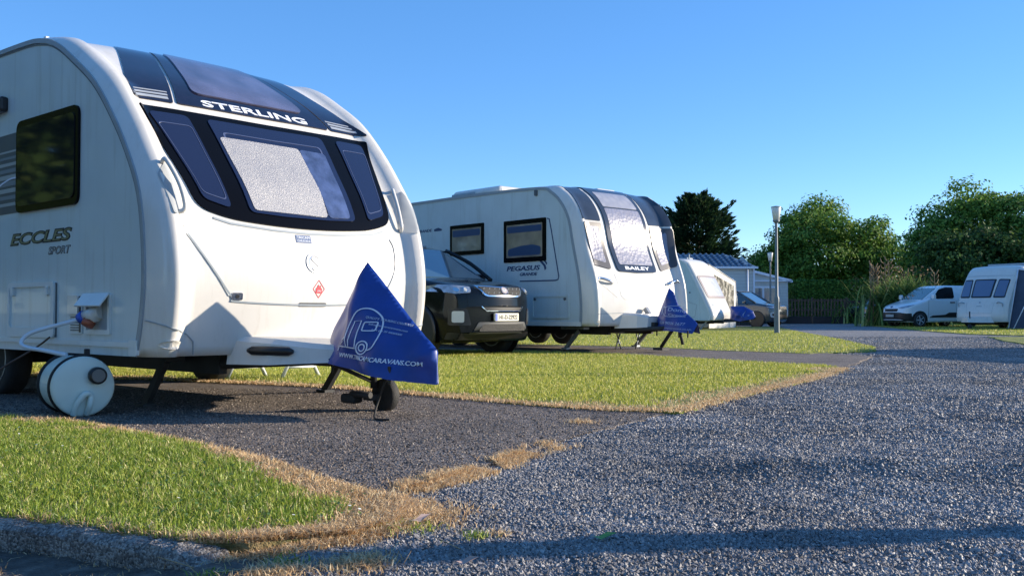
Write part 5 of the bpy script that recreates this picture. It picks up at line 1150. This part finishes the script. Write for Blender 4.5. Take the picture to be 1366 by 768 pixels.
# small home: gable to the camera
m2 = mobile_home('small mobile home with a low gable and patio doors beside the picket fence', (14.3, 59.0, 0), (-.10, -.995), 7.0, 3.7, 2.45, 2.95, mat('pale_grey_roof', (.42, .46, .50), .5), False)
q = MB().box((3.5, -1.2, .6), (3.55, 1.35, 2.15)).build('patio_doors', whiteprint, m2)
for y0 in (-1.12, -.30, .52): MB().box((3.54, y0, .7), (3.57, y0 + .70, 2.05)).build('pane', mat('grey_curtained_glass', (.10, .13, .17), .1, coat=1), q)
MB().box((3.62, -2.05, 2.42), (3.70, 2.05, 2.50)).build('fascia', whiteprint, m2)
for k in (-1, 1):
    MB().add([(3.7, k * 2.05, 2.38), (3.7, k * 2.05, 2.52), (3.7, 0, 3.05), (3.7, 0, 2.90), (3.64, k * 2.05, 2.38), (3.64, k * 2.05, 2.52), (3.64, 0, 3.05), (3.64, 0, 2.90)], [(0, 1, 2, 3), (4, 7, 6, 5), (1, 5, 6, 2), (0, 3, 7, 4)]).build('barge_board', whiteprint, m2)
def fence(label, x0, x1, y, h, pitch, wd, m, z0=.0, rails=(.3, .85), name='picket_fence'):
    t = thing(name, label, 'fence', (x0, y, 0), group='fences at the end of the drive'); b = MB(); x = 0
    while x < x1 - x0:
        b.box((x, -.02, z0), (x + wd, .02, h + rnd.uniform(-.02, .02))); x += pitch
    b.build('pickets', m, t); r = MB()
    for q in rails: r.box((0, .021, z0 + (h - z0) * q), (x1 - x0, .06, z0 + (h - z0) * q + .09))
    r.build('rail', m, t)
    x = 0
    while x <= x1 - x0 + .01: MB().box((x - .05, .03, 0), (x + .05, .13, h + .08)).build('post', m, t); x += 2.
    return t
fence('brown picket railing with gaps above a dark base beside the small mobile home', 15.4, 19.4, 56, 1.45, .19, .09, wood, .45)
d_ = thing('deck', 'dark timber deck base under the picket railing', 'deck', (17.4, 57.2, 0)); MB().box((-2, -1.15, 0), (2, 1.1, .42)).build('platform', mat('dark_deck', (.04, .03, .03), .8), d_)
fence('solid dark board fence right of the picket railing', 19.5, 22.6, 56.6, 1.35, .155, .15, mat('dark_wood', (.07, .04, .03), .8, noise=.3), .05)

# ------------------------------------------------------------------ vegetation
def leafmat(name, a, b, c, d, trans=.25): return mat(name, b, .62, spec=.25, ramp=[(0, a), (.4, b), (.8, c), (1, d)], island=1, trans=trans)
leaf1 = leafmat('broad_leaf', (.045, .095, .016), (.10, .20, .03), (.19, .31, .05), (.30, .40, .09), .35)
leaf2 = leafmat('dark_leaf', (.022, .05, .014), (.05, .10, .022), (.095, .16, .035), (.15, .22, .06), .3)
leafc = leafmat('cypress_spray', (.008, .022, .010), (.016, .042, .016), (.032, .068, .022), (.06, .10, .03))
leafh = leafmat('hedge_leaf', (.04, .09, .014), (.09, .18, .025), (.16, .28, .04), (.24, .36, .06))
flaxm = leafmat('flax_leaf', (.05, .10, .03), (.14, .23, .06), (.26, .36, .10), (.46, .46, .18), .25)
stalkm = mat('flax_stalk', (.10, .06, .04), .8, ramp=[(0, (.10, .06, .03)), (1, (.34, .24, .13))], island=1)
def cards(cen, nrm, size, asp, name, m, parent, group=None):
    n = len(cen); t = rng.normal(size=(n, 3)); u = np.cross(nrm, t); u /= np.linalg.norm(u, axis=1, keepdims=True) + 1e-9; v = np.cross(nrm, u); v /= np.linalg.norm(v, axis=1, keepdims=True) + 1e-9
    s = size[:, None]; a = s * asp
    bend = nrm * s * rng.uniform(-.3, .3, (n, 1))
    V = np.stack([cen - v * s, cen + u * a - v * .1 * s + bend, cen + v * s, cen - u * a + v * .1 * s + bend], 1).reshape(-1, 3)
    Q = (np.array([[0, 1, 2, 3]])[None] + 4 * np.arange(n)[:, None, None]).reshape(-1, 4)
    return np_mesh(V, Q, name, m, parent=parent)
def unit(n): 
    v = rng.normal(size=(n, 3)); return v / np.linalg.norm(v, axis=1, keepdims=True)
def tree(label, loc, h, rx, ry, base, m, nclump, nleaf, csz, leaf, group='trees behind the park', cat='tree', seed=1, name='broadleaf_tree'):
    global rng
    keep = rng; rng = np.random.default_rng(seed)
    t = thing(name, label, cat, loc, group=group)
    cz = (h + base) / 2; rz = (h - base) / 2
    c = unit(nclump) * rng.uniform(.35, .93, (nclump, 1)) ** .6
    c[:, 2] = np.where(c[:, 2] < -.75, c[:, 2] * .8, c[:, 2])
    cen = c * np.array([rx, ry, rz]) + [0, 0, cz]
    L = []; N = []
    for k in range(nclump):
        r = csz * rng.uniform(.6, 1.25); d = unit(nleaf); d[:, 2] = np.where(rng.random(nleaf) < .35, np.abs(d[:, 2]), d[:, 2])
        rad = rng.uniform(.25, 1.0, (nleaf, 1)) ** .5
        rad *= 1 + .35 * np.sin(d[:, :1] * 7 + k) * np.cos(d[:, 1:2] * 6 + k * 2)
        p = cen[k] + d * rad * r * np.array([1.15, 1.15, .72]); L.append(p); nn = d * .8 + unit(nleaf) * .7 + [0, 0, .3]; N.append(nn / np.linalg.norm(nn, axis=1, keepdims=True))
    L = np.concatenate(L); N = np.concatenate(N); ok = L[:, 2] > .25 + base * .3; L = L[ok]; N = N[ok]
    cards(L, N, rng.uniform(.55, 1.25, len(L)) * leaf, .6, 'crown', m, t)
    tb = MB(); tb.tube(curve3([(0, 0, -.2), (.1, 0, base * .5 + .3), (.05, .1, h * .35), (0, 0, h * .62)], 4), [.045 * h * (1 - .8 * i / 12) for i in range(13)], 9)
    for k in range(min(14, nclump)):
        z0 = h * rng.uniform(.15, .5); e = cen[k]; tb.tube(curve3([(0, 0, z0), tuple(e * .5 + np.array([0, 0, z0 * .55])), tuple(e)], 4), [.014 * h * (1 - .85 * i / 8) for i in range(9)], 6)
    tb.build('trunk', bark, t); rng = keep; return t
def conifer(label, loc, h, rx, seed=3, group='trees behind the park', n=46000):
    global rng
    keep = rng; rng = np.random.default_rng(seed)
    t = thing('cypress_tree', label, 'tree', loc, group=group)
    L = []; N = []
    nb = 300
    tb = MB(); tb.tube([(0, 0, -.1), (0, 0, h * .5), (.1, 0, h * .9)], [.28, .2, .04], 9)
    for k in range(nb):
        z = h * (.08 + .90 * rng.random() ** .9); a = rng.uniform(0, 6.28); prof = min(1, (1 - z / h) * 2.6 + .10) ** .6
        if z > h * .8: prof *= .9
        ln = rx * prof * rng.uniform(.75, 1.1); up = rng.uniform(.15, .75) * (.5 + z / h)
        d = np.array([math.cos(a), math.sin(a), up]); m_ = n // nb
        s = rng.uniform(.35, 1.02, m_); w_ = (1.05 - s) * .9 + .10
        p = np.outer(s * ln, d) + [0, 0, z - .2 * ln * up] + rng.normal(size=(m_, 3)) * w_[:, None] * .36 * np.array([1, 1, .7]); p[:, 2] += .12 * np.sin(s * 9 + k)
        L.append(p); q = d + unit(m_) * .5; N.append(q)
        if k % 8 == 0: tb.tube([(0, 0, max(.3, z - .2 * ln * up)), tuple(d * ln * .7 + np.array([0, 0, z - .2 * ln * up]))], [.06, .02], 5)
    L = np.concatenate(L); N = np.concatenate(N); k = L[:, 2] > .1; L = L[k]; N = N[k]
    # sprays: long axis along N
    n_ = len(L); N /= np.linalg.norm(N, axis=1, keepdims=True); u = np.cross(N, rng.normal(size=(n_, 3))); u /= np.linalg.norm(u, axis=1, keepdims=True)
    s = rng.uniform(.09, .2, (n_, 1)); V = np.stack([L - N * s, L + u * s * .28, L + N * s, L - u * s * .28], 1).reshape(-1, 3)
    np_mesh(V, (np.array([[0, 1, 2, 3]])[None] + 4 * np.arange(n_)[:, None, None]).reshape(-1, 4), 'crown', leafc, parent=t)
    tb.build('trunk', bark, t); rng = keep; return t
# background row, left to right
conifer('dark spiky cypress tree rising behind the long white caravan roof', (11.5, 60, 0), 7.6, 2.7)
conifer('narrow part of dark cypress row hidden half behind the long caravan', (8.6, 62, 0), 7.0, 2.4, seed=9)
tree('rounded broadleaf tree just right of the tall street lamp', (23.6, 72, 0), 9.1, 4.7, 4.3, .4, leaf1, 110, 420, 1.25, .13, seed=21)
tree('lower dark tree at the back between lamp post and mobile home roof', (20.6, 76, 0), 5.3, 3.0, 3, .3, leaf2, 60, 380, 1.15, .13, seed=22)
tree('small light green tree filling the gap between the two big crowns', (27.6, 70, 0), 5.8, 2.6, 2.6, .4, leaf1, 50, 380, 1.0, .12, seed=23)
tree('tallest broadleaf tree with clumpy crown above the flax plant', (28.6, 60, 0), 8.6, 3.9, 4, .4, leaf1, 110, 430, 1.2, .12, seed=24)
tree('broadleaf tree behind the touring caravan at the right edge', (33.5, 60, 0), 8.1, 4.2, 4, .3, leaf1, 110, 430, 1.2, .12, seed=25)
tree('dark low tree directly behind the white van', (26.2, 54, 0), 5.2, 3.6, 2.4, .1, leaf2, 70, 400, 1.05, .12, seed=26)
tree('dark low tree directly behind the right hand caravan', (31.5, 52, 0), 5.3, 3.6, 2.4, .1, leaf2, 70, 400, 1.05, .12, seed=27)
# the shade givers standing to the right of the frame
tree('large tree past the right edge shading the parked van', (39.5, 44.5, 0), 9.5, 4.6, 4.2, .3, leaf1, 80, 300, 1.4, .16, seed=31, group='trees along the right boundary')
tree('large tree past the right edge shading the far drive', (44, 59, 0), 11, 5, 5, .3, leaf1, 80, 300, 1.5, .17, seed=32, group='trees along the right boundary')
# trees to the left of and behind the viewer; the caravans' sides reflect them
lt = tree('broad tree out of frame on the left side of the park', (-19, 10, 0), 8, 4, 4, .3, leaf2, 60, 260, 1.3, .2, seed=41, group='trees left of the pitches')
for i, (x, y, k) in enumerate(((-24, 17, 1.1), (-17, 2, .9), (-21, -7, 1.1), (-11, -15, 1.0), (-2, -19, 1.1), (-30, 26, 1.2))):
    q = copy_tree(lt); q.location = (x, y, 0); q.rotation_euler = (0, 0, i * 1.3); q.scale = (k,) * 3; q['label'] = 'broad tree out of frame, %s one going round behind the viewer' % ('second', 'third', 'fourth', 'fifth', 'sixth', 'seventh')[i]
# hedge
def hedge(label, x0, x1, y0, y1, h, n, group=None):
    t = thing('hedge', label, 'hedge', ((x0 + x1) / 2, (y0 + y1) / 2, 0), group=group); lx, ly = (x1 - x0) / 2, (y1 - y0) / 2
    f = rng.random(n); P = np.stack([rng.uniform(-lx, lx, n), rng.uniform(-ly, ly, n), rng.uniform(0, h, n)], 1); Nn = np.zeros((n, 3))
    top = f < .35; fr_ = (f >= .35) & (f < .8); bk = (f >= .8) & (f < .9); sd_ = f >= .9
    P[top, 2] = h + rng.normal(0, .07, top.sum()); Nn[top] = (0, 0, 1); P[fr_, 1] = -ly + rng.normal(0, .08, fr_.sum()); Nn[fr_] = (0, -1, 0); P[bk, 1] = ly; Nn[bk] = (0, 1, 0)
    P[sd_, 0] = np.where(rng.random(sd_.sum()) < .5, -lx, lx); Nn[sd_] = (1, 0, 0)
    P[:, 2] += .12 * (vnoise(P[:, 0] + 40, P[:, 1], .9, 3) - .5); Nn = Nn + unit(n) * .7; Nn /= np.linalg.norm(Nn, axis=1, keepdims=True)
    cards(P, Nn, rng.uniform(.05, .1, n), .6, 'foliage', leafh, t)
    MB().box((-lx + .15, -ly + .15, 0), (lx - .15, ly - .15, h - .15)).build('stems', bark, t); return t
hedge('clipped green hedge behind the brown picket fence', 17.8, 24.2, 60.5, 62.2, 2.55, 26000)
hedge('dark hedge running behind the white van and right caravan', 24.6, 40, 56.5, 58, 2.6, 24000)
# flax
def flax(label, loc, s=1, nl=1500, seed=5):
    r = random.Random(seed); t = thing('flax_plant', label, 'plant', loc)
    V = []; F = []
    for k in range(nl):
        a = r.uniform(0, 6.28); r0 = abs(r.gauss(0, .8)) ; bx, by = r0 * math.cos(a * 3.1), r0 * math.sin(a * 3.1) * .7
        ln = r.uniform(1.7, 2.9) * s; out = r.uniform(.1, .95); wd = r.uniform(.03, .055); d = Vector((math.cos(a), math.sin(a), 0)); sdv = Vector((-d.y, d.x, 0)); droop = r.uniform(0, 1.3)
        pts = []
        for i in range(7):
            t_ = i / 6; ang = math.radians(82) - out * .55 - droop * t_ ** 2 * 1.6
            pts.append((t_, ang))
        p = Vector((bx, by, 0)); k0 = len(V)
        for i, (t_, ang) in enumerate(pts):
            w_ = wd * (1 - t_ ** 3) + .003; V.append(tuple(p + sdv * w_)); V.append(tuple(p - sdv * w_))
            p = p + (d * math.cos(ang) + Vector((0, 0, math.sin(ang)))) * ln / 6
        for i in range(6): q = k0 + 2 * i; F.append((q, q + 1, q + 3, q + 2))
    np_mesh(np.array(V), np.array(F), 'leaves', flaxm, parent=t)
    for k in range(7 if nl > 200 else 0):
        a = r.uniform(0, 6.28); x, y = r.uniform(-1.7, 1.5), r.uniform(-.5, .5); hh = r.uniform(2.4, 3.2); m2 = MB(); tx = x + r.uniform(-.3, .3)
        m2.tube([(x, y, .2), ((x + tx) / 2, y, hh * .6), (tx, y, hh)], [.03, .025, .015], 5)
        for j in range(9):
            z = hh * (.62 + .38 * j / 9); s_ = 1 if j % 2 else -1; m2.tube([(tx, y, z), (tx + s_ * .14, y + r.uniform(-.08, .08), z + .14), (tx + s_ * .20, y, z + .30)], [.015, .03, .02], 5)
        m2.build('flower_stalk', stalkm, t)
    # warm seed-head tufts
    n = 160 if nl > 200 else 40; P = np.stack([rng.normal(.2, .55, n), rng.normal(0, .4, n), rng.uniform(1.9, 2.9, n)], 1)
    sh_ = cards(P, unit(n), rng.uniform(.05, .1, n), .5, 'seed_heads', mat('seed_head', (.2, .1, .04), .8, ramp=[(0, (.12, .08, .03)), (1, (.36, .2, .09))], island=1), t); sh_['kind'] = 'stuff'
    return t
flax('tall spiky flax clump with brown flower stalks left of the van', (18.7, 46.5, 0))
flax('smaller pale feathery clump at the road bend by the hedge', (20.2, 56, 0), .6, 200, 8)
